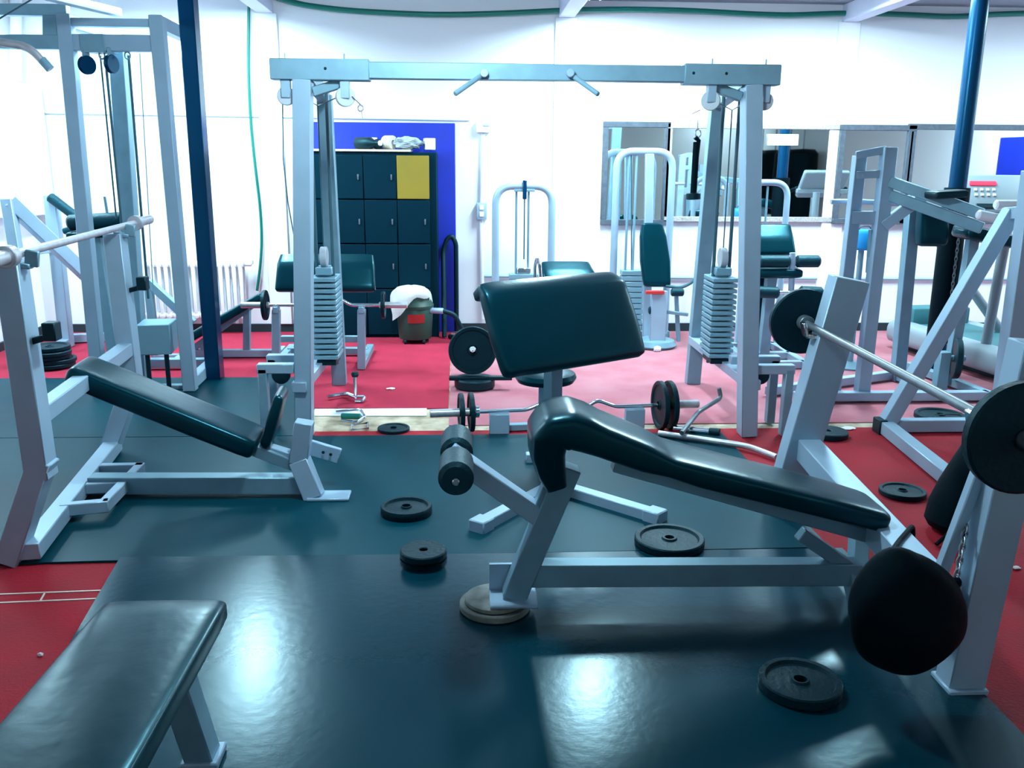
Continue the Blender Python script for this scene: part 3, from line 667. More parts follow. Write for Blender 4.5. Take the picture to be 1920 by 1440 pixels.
# ================================================================ lever machine in the left back corner
YL = G(126, 652).y
t = thing('lever_machine', 'silver lever machine with a slanting arm and dark grips in the back left corner', 'gym machine', Vc((G(90,652).x, YL, 0)))
B().beam(setz(G(126,652), .01), V(96, 366, YL), .095, .095, up=Y1).put('post', 'silver2', t)
b0 = G(66, 690); B().beam(setz(b0, .01), V(14, 372, b0.y), .08, .08, up=Y1).put('post', 'silver2', t)
B().beam(V(14, 376, b0.y), V(222, 572, YL-.1), .085, .10).put('slant_arm', 'silver2', t)
B().cyl(V(92,368,YL-.06), V(150,412,YL-.06), .040, seg=20, bev=.012).put('grip', 'foam', t)
B().beam(V(-20,480,b0.y), V(100,466,YL), .06, .06).put('cross_bar', 'silver2', t)
B().beam(setz(b0, .05), setz(G(126,652), .05), .08, .07, ext=.03).put('base_rail', 'silver2', t)
r2 = G(228, 640); B().beam(setz(G(126,645), .05), setz(r2, .05), .08, .07).put('base_rail', 'silver2', t)
B().beam(setz(r2, .01), V(222,572,YL-.1), .07, .07, up=Y1).put('post', 'silver', t)
B().sweep([(V(130,432,YL-.15), .3, .06), (V(228,410,YL-.15), .3, .06)], Y1, e=5, seg=24, cap=.02).put('pad', 'vinyl', t)
B().beam(V(180,430,YL-.15), V(170,525,YL-.1), .06, .06, up=Y1).put('pad_post', 'silver', t)

# ================================================================ incline bench and second preacher bench by the lockers
YN = G(680, 694).y
t = thing('preacher_bench', 'second preacher bench with a wide black pad standing behind the left crossover posts', 'gym bench', (V(600,690,YN).x, YN, 0))
pl_, pr_ = V(520, 514, YN-.05), V(702, 512, YN-.05); pc = (pl_+pr_)/2
B().sweep([(pc+Vc((0,.10,.125)), pr_.x-pl_.x-.03, .07), (pc+Vc((0,.03,.06)), pr_.x-pl_.x, .085), (pc+Vc((0,-.06,-.13)), pr_.x-pl_.x+.02, .085)], X1, e=7, seg=30, cap=.025).put('arm_pad', 'vinyl', t)
for px_, pb2 in ((518, 694), (678, 694)):
    b0 = G(px_, pb2); p = V(px_, 580, b0.y)
    B().beam(setz(b0, .01), p, .06, .06, up=Y1).put('bar_post', 'silver2', t)
    B().beam(setz(b0, .04), setz(off(b0, 0, .7), .04), .06, .055).put('base_rail', 'silver', t)
    B().beam(off(p,0,-.05,.0), off(p,0,.05,0), .04, .05, up=Z).put('bar_cradle', 'silver2', t)
a_, c_ = G(518, 694), G(678, 694)
B().beam(setz(off(a_,0,.5), .05), setz(off(c_,0,.5), .05), .06, .055).put('base_rail', 'silver', t)
B().beam(setz(off((a_+c_)/2,0,.5), .05), pc+Vc((0,.1,.0)), .065, .065, up=X1).put('post', 'silver', t)
B().beam(setz(off(a_,0,.25), .20), setz(off(c_,0,.25), .20), .05, .05).put('cross_bar', 'silver', t)
e0, e1 = V(452, 578, a_.y-.02), V(764, 583, a_.y-.02); zz = (V(518,580,a_.y).z+V(678,580,a_.y).z)/2+.036; e0.z = e1.z = zz
bt = thing('curl_bar', 'cambered curl bar resting on the posts of the preacher bench near the lockers', 'barbell', (e0+e1)/2)
pa, pb_ = e0.lerp(e1, .17), e0.lerp(e1, .83); ez(pa, pb_, .013, .05).put('shaft', 'chrome', bt)
for u, v in ((e0, pa), (pb_, e1)): B().cyl(u, v, .024).put('sleeve', 'bar', bt)
plate(e0.lerp(e1,.145), .115, .026, 'small black plate on the left end of the curl bar near the lockers', X1, 'iron', 'plates on the far curl bar', hole=.025)
plate(e0.lerp(e1,.855), .105, .026, 'small black plate on the right end of the curl bar near the lockers', X1, 'iron', 'plates on the far curl bar', hole=.025)

YO = G(430, 672).y
t = thing('incline_bench', 'low silver incline bench with a slim black pad in front of the radiator', 'gym bench', (V(430,660,YO).x, YO, 0))
p0, p1 = V(352, 636, YO), V(497, 552, YO)
B().sweep([(p0, .26, .07), (p0.lerp(p1,.5), .27, .075), (p1, .25, .07)], Y1, e=6, seg=26, cap=.02).put('pad', 'vinyl', t)
B().beam(off(p0,.05,0,-.07), off(p1,-.1,0,-.085), .05, .05).put('pad_rail', 'silver', t)
B().beam(Vc((p0.x-.05, YO, .045)), Vc((p1.x+.1, YO, .045)), .06, .06).put('base_beam', 'silver2', t)
B().beam(Vc((V(463,660,YO).x, YO, .05)), off(p1,-.15,0,-.10), .055, .055, up=Y1).put('post', 'silver', t)
B().beam(Vc((V(385,660,YO).x, YO, .05)), off(p0,.12,0,-.03), .055, .055, up=Y1).put('post', 'silver', t)
for x in (p0.x-.02, p1.x+.07): B().beam((x, YO-.22, .035), (x, YO+.22, .035), .06, .05).put('foot', 'silver2', t)
B().beam(V(278,528,YO-.1), V(362,606,YO-.1), .07, .06).put('slant_bar', 'stack', t)
B().beam(V(278,528,YO-.1), Vc((V(290,640,YO-.1).x, YO-.1, .01)), .06, .06, up=Y1).put('post', 'stack', t)
B().beam(Vc((V(288,655,YO-.1).x, YO-.1, .035)), Vc((p0.x, YO-.1, .035)), .06, .05).put('base_beam', 'silver2', t)

# ================================================================ radiator
YRD = WY-.13
x0, x1 = V(272,540,YRD).x, V(462,540,YRD).x; zt_, zb_ = V(360,489,YRD).z, V(360,596,YRD).z
t = thing('radiator', 'white ribbed radiator on the wall behind the pulldown tower and the dark column', 'radiator', ((x0+x1)/2, YRD, zb_))
n = 15; b = B()
for k in range(n):
    x = x0+(x1-x0)*(k+.5)/n; w_ = (x1-x0)/n
    b.box((x, YRD-.045, (zt_+zb_)/2), (w_*.55, .028, zt_-zb_), 0, .012, 2).box((x, YRD+.045, (zt_+zb_)/2), (w_*.55, .028, zt_-zb_), 0, .012, 2)
    for z_ in (zt_-.03, zb_+.03): b.box((x, YRD, z_), (w_*.98, .12, .055), 0, .015, 2)
b.put('ribs', 'white', t)
B().cyl((x1, YRD, zt_-.03), (x1+.06, YRD, zt_-.03), .02).cyl((x1+.06, YRD, zt_-.03), (x1+.06, YRD, zt_+.01), .02).put('valve', 'white', t)
B().tube([(x0, YRD, zb_+.03), (x0-.08, YRD, zb_+.03), (x0-.08, YRD, .0)], .013, 8, fil=.03).put('supply_pipe', 'white', t)
for x in (x0+.1, x1-.1): B().box((x, WY-.035, (zt_+zb_)/2), (.03, .06, .04)).put('bracket', 'white', t)

# ================================================================ lockers
YK = G(720, 634).y
lx0, lx1 = V(560,500,YK).x, V(821,500,YK).x; lz = V(720,285,YK).z; ly1 = WY-.05
t = thing('locker_cabinet', 'dark locker cabinet standing in the blue doorway with one yellow door', 'cabinet', ((lx0+lx1)/2, (YK+ly1)/2, 0))
B().box(((lx0+lx1)/2, (YK+ly1)/2+.01, lz/2), (lx1-lx0, ly1-YK-.02, lz), 0, .006).put('body', 'locker', t)
nx, nz = 4, 4; side = V(808,500,YK).x
ys = [V(720, y, YK).z for y in (290, 374, 457, 541, 628)]
for i in range(nx):
    for j in range(nz):
        a_, c_ = lx0+.02+(side-lx0-.02)*i/nx, lx0+.02+(side-lx0-.02)*(i+1)/nx
        z1, z0 = ys[j], ys[j+1]; yel = (i == 3 and j == 0)
        d = B().box(((a_+c_)/2, YK-.004, (z0+z1)/2), (c_-a_-.008, .02, z1-z0-.012), 0, .003).put('door', 'yellow' if yel else 'locker', t, 'yellow locker door' if yel else None)
        if not yel:
            hb = B().box((c_-.045, YK-.019, (z0+z1)/2), (.014, .012, .05), 0, .003)
            hb.put('handle', 'frame', d)
B().box(((lx0+lx1)/2-.1, (YK+ly1)/2, lz+.012), (lx1-lx0-.25, ly1-YK, .02)).put('top_board', 'cream', t)
zt2 = lz+.022; ym_ = YK+.12
def lt(px): return V(px, 270, ym_).x
o = thing('bottle', 'dark bottle lying on top of the locker cabinet', 'bottle', (lt(680), ym_, zt2))
B().lathe([(0,0),(.045,0),(.052,.01),(.052,.15),(.02,.20),(.02,.24),(0,.24)], (lt(668), ym_, zt2+.053), (1,-.5,0), 20).put('body', 'dark', o)
B().cyl((lt(668)+.212, ym_-.106, zt2+.053), (lt(668)+.23, ym_-.116, zt2+.053), .023).put('cap', 'white', o)
tag(B().lathe([(0,0),(.045,0),(.047,.01),(.047,.08),(.04,.09),(.04,.105),(0,.105)], (lt(697), ym_+.1, zt2), Z, 22).put('jar', 'white'), 'small white jar behind the dark bottle on the locker cabinet', 'jar')
tag(bag_mesh((lt(708), ym_-.03, zt2+.045), .05, .05, .045, .05, 5, m='dark', name='black_pouch'), 'small black pouch in the middle of the locker top', 'pouch')
o = thing('tape_roll', 'cream roll lying on the locker top between the black pouch and the plastic bag', 'roll', (lt(727), ym_, zt2))
B().lathe([(.02,0),(.058,0),(.06,.006),(.06,.09),(.058,.096),(.02,.096)], (lt(722), ym_+.02, zt2+.061), (1,-.8,0), 24, close=True).put('roll', 'cream', o)
bag_b = B(); bmesh.ops.create_icosphere(bag_b.bm, subdivisions=4, radius=1); rr = random.Random(9)
for v in bag_b.bm.verts:
    p = v.co; k = 1+.16*sin(7*p.x+2)*sin(6*p.z+1)+.10*sin(13*p.y+5*p.x)+.05*sin(23*p.z+9*p.x); v.co = Vc((lt(765)+p.x*.135*k, ym_+p.y*.09*k, zt2+.055+p.z*.055*k))
tag(bag_b.put('plastic_bag', 'film'), 'crumpled grey plastic bag on the locker top', 'bag')
tag(B().box((lt(805), ym_, zt2+.05), (.09, .12, .10), .2, .004).put('carton', 'white'), 'small white carton at the right end of the locker top', 'box')

# vacuum drum with a cloth on it
vc = G(779, 642); sc_ = 8.2/F
R = 33*sc_
t = thing('vacuum_cleaner', 'olive drum vacuum cleaner with a red label on the carpet before the lockers', 'vacuum cleaner', vc)
zv = V(779, 575, vc.y).z
B().lathe([(0,.045),(R*.88,.045),(R*.92,.06),(R*.98,zv*.6),(R*1.0,zv-.01),(R*.96,zv),(0,zv)], vc, Z, 32).put('drum', 'olive', t)
B().lathe([(0,zv-.005),(R*1.05,zv-.005),(R*1.07,zv+.02),(R*.95,zv+.05),(R*.8,zv+.10),(R*.55,zv+.17),(0,zv+.185)], vc, Z, 32).put('motor_head', 'olive', t)
b = B(); n = 9
for zz0, zz1 in ((zv*.62, zv*.86),):
    vs = []
    for k in range(n+1):
        a = -pi/2-.35+.95*k/n; vs.append((b.bm.verts.new(vc+Vc((R*1.012*cos(a), R*1.012*sin(a), zz0))), b.bm.verts.new(vc+Vc((R*1.015*cos(a), R*1.015*sin(a), zz1)))))
    for u, v in zip(vs, vs[1:]): b.bm.faces.new((u[0], v[0], v[1], u[1]))
bmesh.ops.solidify(b.bm, geom=b.bm.faces[:], thickness=.004); b.put('label_band', 'redlab', t, 'red label')
for a in (.6, 2.5, 4.0, 5.4):
    q = vc+Vc((R*.8*cos(a), R*.8*sin(a), .025)); B().cyl(off(q,-.012), off(q,.012), .025).put('caster', 'dark', t)
B().cyl(vc+Vc((R*.8,-.05,zv*.92)), vc+Vc((R*1.6,-.08,zv*.92)), .026).put('hose_socket', 'silver2', t)
h0 = vc+Vc((R*1.6,-.08,zv*.92))
B().tube([h0, h0+Vc((.10,0,-.03)), h0+Vc((.17,.02,-.18)), setz(h0+Vc((.22,.02,0)), .03), setz(h0+Vc((.05,.22,0)), .028)], .021, 10, fil=.09).put('hose', 'dark', t)
b = B(); rings = []; ng = 36
cx = vc+Vc((-.03,-.0,0))
for j in range(9):
    f = j/8; rg = []
    for k in range(ng):
        a = 2*pi*k/ng; hem = .035+.19*math.exp(-((a-3.75)/.75)**2)+.17*math.exp(-(((a+pi) % (2*pi)-pi)/.28)**2)+.012*sin(6*a)
        r_ = R*(.05+1.02*min(1, f*1.5)**.8)+.012+.012*sin(7*a)*f; z_ = zv+.215-(.02+hem*max(0, f-.35)/.65*1.15 + .05*f)
        rg.append(b.bm.verts.new(cx+Vc((r_*cos(a), r_*sin(a), z_))))
    rings.append(rg)
for A, C_ in zip(rings, rings[1:]):
    for k in range(ng): b.bm.faces.new((A[k], A[(k+1)%ng], C_[(k+1)%ng], C_[k]))
b.bm.faces.new(rings[0]); bmesh.ops.solidify(b.bm, geom=b.bm.faces[:], thickness=.005)
tag(b.put('towel', 'cloth', ang=80), 'white cloth draped over the top of the olive vacuum cleaner', 'cloth')
YH = WY-.10
h_ = [V(833,606,YK-.05), V(831,470,YH), V(838,448,YH), V(847,442,YH), V(855,456,YH), V(856,606,YH)]
h_[0] = setz(h_[0], .02); h_[-1] = setz(h_[-1], .02)
tag(B().tube(h_, .022, 10, fil=.05).put('bent_tube', 'dark'), 'dark bent tube standing as a loop against the right side of the blue doorway', 'tube')
# ================================================================ pad machine with arch at the lockers' right
def arch(px0, px1, pytop, Y, r=.03, rad=.16):
    a_, c_ = V(px0, 500, Y).x, V(px1, 500, Y).x; zt = V((px0+px1)/2, pytop, Y).z
    return B().tube([(a_, Y, 0), (a_, Y, zt), (c_, Y, zt), (c_, Y, 0)], r, 14, fil=rad, n=8), a_, c_, zt
Y8 = WY-.55
b, xa_, xc_, zt_ = arch(929, 1033, 349, Y8, .032)
t = thing('arch_machine', 'silver arched stack machine with a low black back pad next to the blue doorway', 'gym machine', ((xa_+xc_)/2, Y8, 0))
b.put('arch_frame', 'silver2', t)
xm = V(983,400,Y8).x
for px_ in (968, 991): B().cyl((V(px_,400,Y8).x, Y8, .1), (V(px_,400,Y8).x, Y8, zt_-.03), .010).put('guide_rod', 'silver', t)
B().beam((xm-.09, Y8, zt_-.035), (xm+.09, Y8, zt_-.035), .06, .025).put('top_plate', 'silver', t)
B().box((xm, Y8-.02, zt_-.03), (.035, .05, .16), 0, .005).put('pulley_housing', 'navy', t)
B().tube([(xm, Y8-.02, zt_-.10), (xm, Y8-.02, .75)], .006, 6).put('cable', 'cable', t)
for k in range(10): B().box((xm, Y8, .13+.052*k), (.26, .10, .044), 0, .003).put('stack_plate', 'stack', t)
B().box((xm, Y8, .13+.052*10), (.12, .08, .05), 0, .005).put('stack_cap', 'chrome', t)
B().beam((xa_, Y8, .05), (xc_, Y8, .05), .07, .07, ext=.05).put('base_beam', 'silver', t)
q = V(1066, 514, Y8-.5)
B().sweep([(q+Vc((-.02,.12,.08)), .40, .06), (q, .44, .07), (q+Vc((.02,-.10,-.10)), .44, .07)], X1, e=6, seg=24, cap=.02).put('back_pad', 'vinyl', t)
B().beam((q.x, q.y+.1, .05), (q.x, q.y+.06, q.z-.05), .06, .06, up=X1).put('pad_post', 'silver', t)
B().beam((q.x, q.y+.1, .05), (xm+.1, Y8, .05), .06, .06).put('base_beam', 'silver', t)
B().tube([V(1004,540,Y8-.4), V(1003,500,Y8-.4), V(1007,482,Y8-.4), V(1012,500,Y8-.4), V(1016,545,Y8-.4)], .012, 8, fil=.03).put('grip_loop', 'chrome', t)
B().beam(V(1004,540,Y8-.4), V(1040,545,Y8-.45), .04, .04).put('arm', 'silver', t)

# ================================================================ tall pad machine under the small mirror
Y7 = G(1232, 660).y+.25
b, xa_, xc_, zt_ = arch(1150, 1252, 284, Y7+.3, .032, .15)
t = thing('tall_pad_machine', 'silver arched machine with an upright narrow black back pad below the small mirror', 'gym machine', ((xa_+xc_)/2, Y7, 0))
b.put('arch_frame', 'silver2', t)
xr0 = V(1222,400,Y7+.2).x
B().beam((xr0, Y7+.2, .05), (V(1218,285,Y7+.2).x, Y7+.2, zt_-.02), .07, .06, up=Y1).put('back_post', 'silver2', t)
for px_ in (1176, 1190): B().cyl((V(px_,400,Y7+.3).x, Y7+.3, .1), (V(px_,400,Y7+.3).x, Y7+.3, zt_-.03), .011).put('guide_rod', 'stack', t)
xs_ = V(1183,560,Y7+.3).x
for k in range(11): B().box((xs_, Y7+.3, .12+.05*k), (.20, .12, .042), 0, .003).put('stack_plate', 'stack', t)
pt_, pb3 = V(1222, 418, Y7+.12), V(1232, 538, Y7+.02)
B().sweep([(pt_, .18, .06), (pt_.lerp(pb3,.22), .235, .075), (pt_.lerp(pb3,.6), .265, .08), (pb3, .24, .075)], X1, e=4.5, seg=28, cap=.03).put('back_pad', 'vinyl', t)
ft_ = G(1236, 660)
B().beam(setz(off(ft_,0,.12), .07), V(1236, 545, Y7-.1), .135, .07, up=Y1).put('seat_post', 'silver2', t)
B().box(V(1228,548,Y7-.14), (.16,.04,.03)).put('seat_edge', 'redlab', t, 'red seat edge')
B().lathe([(0,0),(.17,0),(.19,.02),(.17,.06),(.06,.09),(0,.09)], setz(off(ft_,.0,.2), .01), Z, 26).put('base', 'silver', t)
B().beam(setz(off(ft_,.0,.2), .05), (xm if False else xc_, Y7+.3, .05), .07, .06).put('base_beam', 'silver', t)
B().beam((xa_, Y7+.3, .05), (xc_, Y7+.3, .05), .07, .07, ext=.04).put('base_beam', 'silver', t)
B().lathe([(0,-.03),(.02,-.028),(.028,0),(.02,.028),(0,.03)], off(ft_,-.02,-.01,.028), X1, 14).put('caster', 'white', t)
for px_, py_ in ((1228,582), (1270,548)):
    q = V(px_, py_, Y7-.1); B().cyl(off(q,-.055), off(q,.055), .035, bev=.01).put('knee_pad', 'foam', t)
B().beam(V(1244,584,Y7-.08), V(1290,590,Y7-.08), .03, .03).put('lever', 'silver', t)
B().beam(V(1268,555,Y7-.05), V(1272,640,Y7-.05), .035, .035, up=Y1).put('lever', 'silver', t)
B().tube([V(1248,536,Y7), V(1278,540,Y7), V(1300,528,Y7), V(1308,512,Y7)], .014, 8, fil=.05).put('side_arm', 'cable', t)
B().tube([V(1184,290,Y7+.3), V(1184,540,Y7+.3)], .005, 6).put('cable', 'cable', t)

# ================================================================ leg extension machine under the speckled mirror
Y6 = G(1440, 690).y+.2
b, xa_, xc_, zt_ = arch(1392, 1466, 342, Y6+.5, .026, .13)
t = thing('leg_machine', 'leg extension machine with black seat and foam rollers behind the right crossover post', 'gym machine', ((xa_+xc_)/2, Y6, 0))
b.put('arch_frame', 'silver2', t)
for px_ in (1420, 1436): B().cyl((V(px_,400,Y6+.5).x, Y6+.5, .1), (V(px_,400,Y6+.5).x, Y6+.5, zt_-.03), .009).put('guide_rod', 'silver', t)
q = V(1450, 450, Y6+.25)
B().sweep([(q+Vc((0,.08,.12)), .31, .06), (q, .33, .075), (q+Vc((.01,-.05,-.12)), .33, .075)], X1, e=6, seg=26, cap=.025).put('back_pad', 'vinyl', t)
q = V(1452, 508, Y6-.02)
B().sweep([(off(q,0,.26), .36, .075), (off(q,0,.05), .40, .08), (off(q,0,-.14,-.01), .38, .075)], X1, e=5, seg=26, cap=.03).put('seat', 'vinyl', t)
B().cyl(V(1422,490,Y6-.12), V(1480,490,Y6-.12), .048, bev=.014).put('foam_roller', 'foam', t)
B().cyl(V(1492,490,Y6-.12), V(1537,490,Y6-.12), .048, bev=.014).put('foam_roller', 'foam', t)
B().tube([V(1486,474,Y6-.13), V(1486,490,Y6-.13), V(1483,555,Y6-.10)], .024, 10, fil=.02).put('roller_arm', 'silver2', t)
for u, v in ((1414,1460), (1499,1542)): B().cyl(V(u,547,Y6-.2), V(v,549,Y6-.2), .046, bev=.014).put('foam_roller', 'foam', t)
B().cyl(V(1455,548,Y6-.2), V(1503,549,Y6-.2), .014).put('roller_axle', 'chrome', t)
B().beam(V(1474,548,Y6-.15), V(1466,600,Y6), .04, .04, up=Y1).put('lever', 'silver', t)
B().beam((q.x, Y6+.1, .04), (q.x, Y6+.05, q.z-.04), .08, .08, up=X1).put('seat_post', 'silver', t)
B().box((V(1412,600,Y6+.3).x, Y6+.3, .36), (.19, .2, .62), 0, .01).put('stack_cover', 'locker', t)
for s in (-.2, .22): B().beam((q.x+s, Y6-.3, .04), (q.x+s, Y6+.55, .04), .06, .06).put('base_rail', 'silver2', t)
for y in (-.25, .1, .5): B().beam((q.x-.2, Y6+y, .04), (q.x+.22, Y6+y, .04), .06, .06).put('base_beam', 'silver2', t)

# ================================================================ press tower (right back)
P2b = G(1614, 752); YT = P2b.y; P3b = G(1682, 716); YT3 = P3b.y
t = thing('press_tower', 'silver shoulder press tower with rungs, slanting lever arms and a black back pad', 'gym machine', (P2b+P3b)/2)
P2t, P1t = V(1667, 276, YT), V(1612, 292, YT+.12); P1b = Vc((V(1562,745,YT+.12).x, YT+.12, 0))
B().beam(setz(P2b, .01), P2t, .085, .085, up=Y1).put('post', 'silver2', t)
B().beam(setz(P1b, .01), P1t, .075, .075, up=Y1).put('post', 'silver2', t)
P3t = V(1714, 366, YT3)
B().beam(setz(P3b, .01), P3t, .085, .085, up=Y1).put('post', 'silver', t)
for y1_, y2_, h_ in ((291,281,.05), (328,326,.05), (408,408,.085)):
    B().beam(V(1606 if y1_ < 400 else 1598, y1_, YT+.10), V(1662 if y1_ < 400 else 1650, y2_, YT), .05, h_).put('rung', 'silver2', t)
B().beam(V(1638,430,YT+.04), V(1632,512,YT+.04), .05, .05, up=Y1).put('short_post', 'silver', t)
for dy in (0, 26): B().beam(V(1668,340+dy,YT-.02), V(1842,402+dy,YT-.35), .06, .07).put('lever_arm', 'silver', t)
B().beam(V(1655,424,YT-.03), V(1738,362,YT-.05), .06, .07).put('strut', 'silver2', t)
B().beam(V(1728,362,YT-.04), P3t, .06, .06, ext=.03).put('strut', 'silver', t)
for u, v in (((1832,402),(1884,412)), ((1865,384),(1922,384))): B().cyl(V(*u,YT-.4), V(*v,YT-.4), .030, bev=.01).put('grip', 'white', t)
for u, v in (((1558,378),(1592,378)), ((1610,378),(1650,380)), ((1668,382),(1704,382))): B().cyl(V(*u,YT+.25), V(*v,YT+.25), .018).put('peg', 'silver2', t)
qa, qb = V(1748, 388, YT3-.12), V(1746, 462, YT3-.16)
B().sweep([(qa, .20, .10), (qa.lerp(qb,.5), .21, .11), (qb, .20, .10)], X1, e=6, seg=26, cap=.03).put('back_pad', 'vinyl', t)
qc, qd = V(1800, 432, YT3-.2), V(1888, 452, YT3-.2)
B().sweep([(qc, .26, .10), (qd, .26, .10)], Y1, e=5, seg=26, cap=.03).put('seat', 'vinyl', t)
B().beam(off(qc,.1,0,-.04), Vc((qc.x+.05, qc.y, .03)), .07, .07, up=Y1).put('seat_post', 'silver', t)
B().sweep([(V(1742,366,YT-.25), .16, .05), (V(1806,362,YT-.3), .16, .05)], Y1, e=5, seg=22, cap=.02).put('arm_pad', 'dark', t)
zb_ = .05
e = [Vc((V(1440,720,YT+.1).x, YT+.10, zb_)), G(1690,700,zb_), Vc((V(1556,757,YT-.05).x, YT-.05, zb_)), Vc((V(1850,757,YT-.05).x, YT-.05, zb_))]
B().beam(e[0], e[1], .06, .06).put('base_rail', 'silver2', t); B().beam(e[2], e[3], .07, .06).put('base_rail', 'silver2', t)
B().beam(setz(P3b,.05), Vc((P3b.x, YT-.05, .05)), .06, .06, ext=.03).put('base_rail', 'silver', t)
B().beam(e[3], setz(off(e[3],-.1,.9), .05), .06, .06, ext=.03).put('base_rail', 'silver', t)
B().beam(V(1500,740,YT-.05), V(1590,560,YT+.10), .05, .05).put('strut', 'silver2', t)
B().beam(setz(V(1500,740,YT-.05),.05), e[2], .06, .06, ext=.04).put('base_rail', 'silver2', t)
pg = V(1768, 672, YT3-.3); B().beam(setz(pg, .02), off(pg,0,0,.05), .08, .08, up=Y1).put('peg_post', 'stack', t)
B().cyl(off(pg,-.02), off(pg,.16), .024).put('plate_peg', 'silver', t)
plate(off(pg,.10), .145, .045, 'black plate hung on the low peg of the press tower near the treadmill', (1,-.35,0), 'dark', None, False, hole=.026)
q = V(1617, 448, YT+1.05)
ob = thing('blue_stool', 'bright blue padded round stool with a grey stem seen between the press tower posts', 'stool', Vc((q.x, q.y, 0)))
B().lathe([(0,-.08),(.098,-.08),(.115,-.063),(.117,.04),(.098,.07),(0,.075)], q, Z, 28).put('cushion', 'cyan', ob)
B().tube([q+Vc((-.05,-.03,.06)), q+Vc((-.04,-.03,.10)), q+Vc((.04,-.03,.10)), q+Vc((.05,-.03,.06))], .006, 8, fil=.02).put('handle', 'frame', ob)
B().cyl((q.x, q.y, .03), (q.x, q.y, q.z-.06), .022).put('stem', 'silver', ob)
B().lathe([(0,.006),(.17,.006),(.175,.02),(.04,.05),(0,.05)], (q.x, q.y, 0), Z, 28).put('base', 'silver', ob)

# ================================================================ leaning frame (right)
cb0 = G(1656, 812); YG = cb0.y
t = thing('leaning_frame', 'silver frame with a long leaning bar and wide post behind the right barbell', 'gym machine', Vc((V(1780,812,YG).x, YG, 0)))
B().beam(setz(cb0, .03), V(1898, 396, YG), .085, .085, up=Y1).put('leaning_bar', 'silver2', t)
pbm = Vc((V(1884,812,YG-.2).x, YG-.2, 0))
B().beam(setz(pbm, .01), V(1950, 320, YG-.2), .16, .10, up=Y1).put('post', 'silver2', t)
B().beam(setz(cb0, .05), Vc((pbm.x+.2, YG, .05)), .07, .075, ext=.03).put('base_beam', 'silver2', t)
q = G(1800, 912, .05); B().beam(setz(cb0, .05), q, .08, .075, ext=.02).put('base_beam', 'silver2', t)
B().beam(q, off(q, 1.2, .2), .07, .07).put('base_beam', 'silver2', t)
B().beam(V(1898,400,YG), V(1935,398,YG-.2), .07, .07, ext=.04).put('top_tie', 'silver2', t)
B().box(setz(cb0,.05)+Vc((-.03,-.01,0)), (.05,.10,.09), 0, .004).put('end_cap', 'dark', t)

# ================================================================ treadmill
ta, tb = G(1676, 652), G(1960, 748); dd = (tb-ta).normalized(); nn = Vc((-dd.y, dd.x, 0)); nn = nn if nn.y > 0 else -nn
t = thing('treadmill', 'grey white treadmill with a console and rounded side hood below the dark framed mirrors', 'treadmill', (ta+tb)/2)
zd = .22; LT = (tb-ta).length
B().sweep([(setz(ta,zd-.06)-dd*.02, .20, .20), (setz(ta.lerp(tb,.5),zd-.06), .20, .20), (setz(tb,zd-.06), .20, .20)], nn, e=3, seg=28, cap=.05).put('side_hood', 'deck', t)
B().sweep([(setz(ta,zd-.06)+nn*.62, .16, .18), (setz(tb,zd-.06)+nn*.62, .16, .18)], nn, e=3, seg=28, cap=.05).put('side_hood', 'deck', t)
B().beam(setz(ta,zd)+nn*.31, setz(tb,zd)+nn*.31, .50, .04, ext=-.05).put('running_belt', 'belt', t)
B().beam(setz(ta,.06)+nn*.31, setz(tb,.06)+nn*.31, .55, .10, ext=-.08).put('deck_frame', 'dark', t)
B().box(setz(ta,.30)+nn*.31+dd*.08, (.2,.55,.16), math.atan2(dd.y, dd.x), .02, 2).put('motor_cover', 'belt', t)
k1, k2 = ta.lerp(tb,.62)+nn*.02, ta.lerp(tb,.34)+nn*.58
u1, u2 = V(1888,470,k1.y+.1), V(1762,455,k2.y)
cz = V(1850, 366, (k1.y+k2.y)/2); 
for k_, u_ in ((k1, V(1884,455,k1.y)), (k2, V(1760,455,k2.y))):
    B().tube([setz(k_, zd), u_, setz(off(u_,0,0,0), cz.z-.08)], .038, 12, fil=.08).put('upright', 'deck', t)
cc = Vc((cz.x, (k1.y+k2.y)/2-.05, cz.z))
Rz = -.12
m_ = Matrix.Translation(cc) @ Matrix.Rotation(Rz, 4, 'Z') @ Matrix.Rotation(radians(58), 4, 'X')
cons = B()._cube(m_ @ Matrix.Diagonal((.52,.34,.06,1)), .02, 3).put('console', 'deck', t)
B()._cube(m_ @ Matrix.Translation((-.06,.085,.034)) @ Matrix.Diagonal((.20,.035,.012,1)), .003).put('red_display', 'led', cons, 'red lit display')
b = B()
for j in range(2):
    for k in range(4): b._cube(m_ @ Matrix.Translation((-.12+.045*k, .03-.045*j, .033)) @ Matrix.Diagonal((.022,.022,.012,1)), .003)
b.put('buttons', 'white', cons)
B()._cube(m_ @ Matrix.Translation((.02,-.11,.033)) @ Matrix.Diagonal((.3,.04,.012,1)), .003).put('ledge', 'dark', cons)
for s in (-.27, .27): B().cyl(cc+Vc((s,-.02,-.05)), cc+Vc((s,-.42,-.12)), .022).put('handrail', 'dark', t)
B().beam(Vc((cc.x-.28, cc.y, cc.z-.08)), Vc((cc.x+.28, cc.y, cc.z-.08)), .06, .05).put('console_beam', 'deck', t)
B().tube([V(1770,385,rc.y-.09), Vc((rc.x-.0, rc.y-.085, 1.1)), Vc((rc.x, rc.y-.085, .45))], .02, 8).put('dummy', 'dark') if False else None
sl = thing('column_sleeve', 'black padded sleeve wrapped round the foot of the right column with a chain on it', 'sleeve', (rc.x, rc.y, .35))
z0_, z1_ = V(1752,640,rc.y).z, V(1780,352,rc.y).z
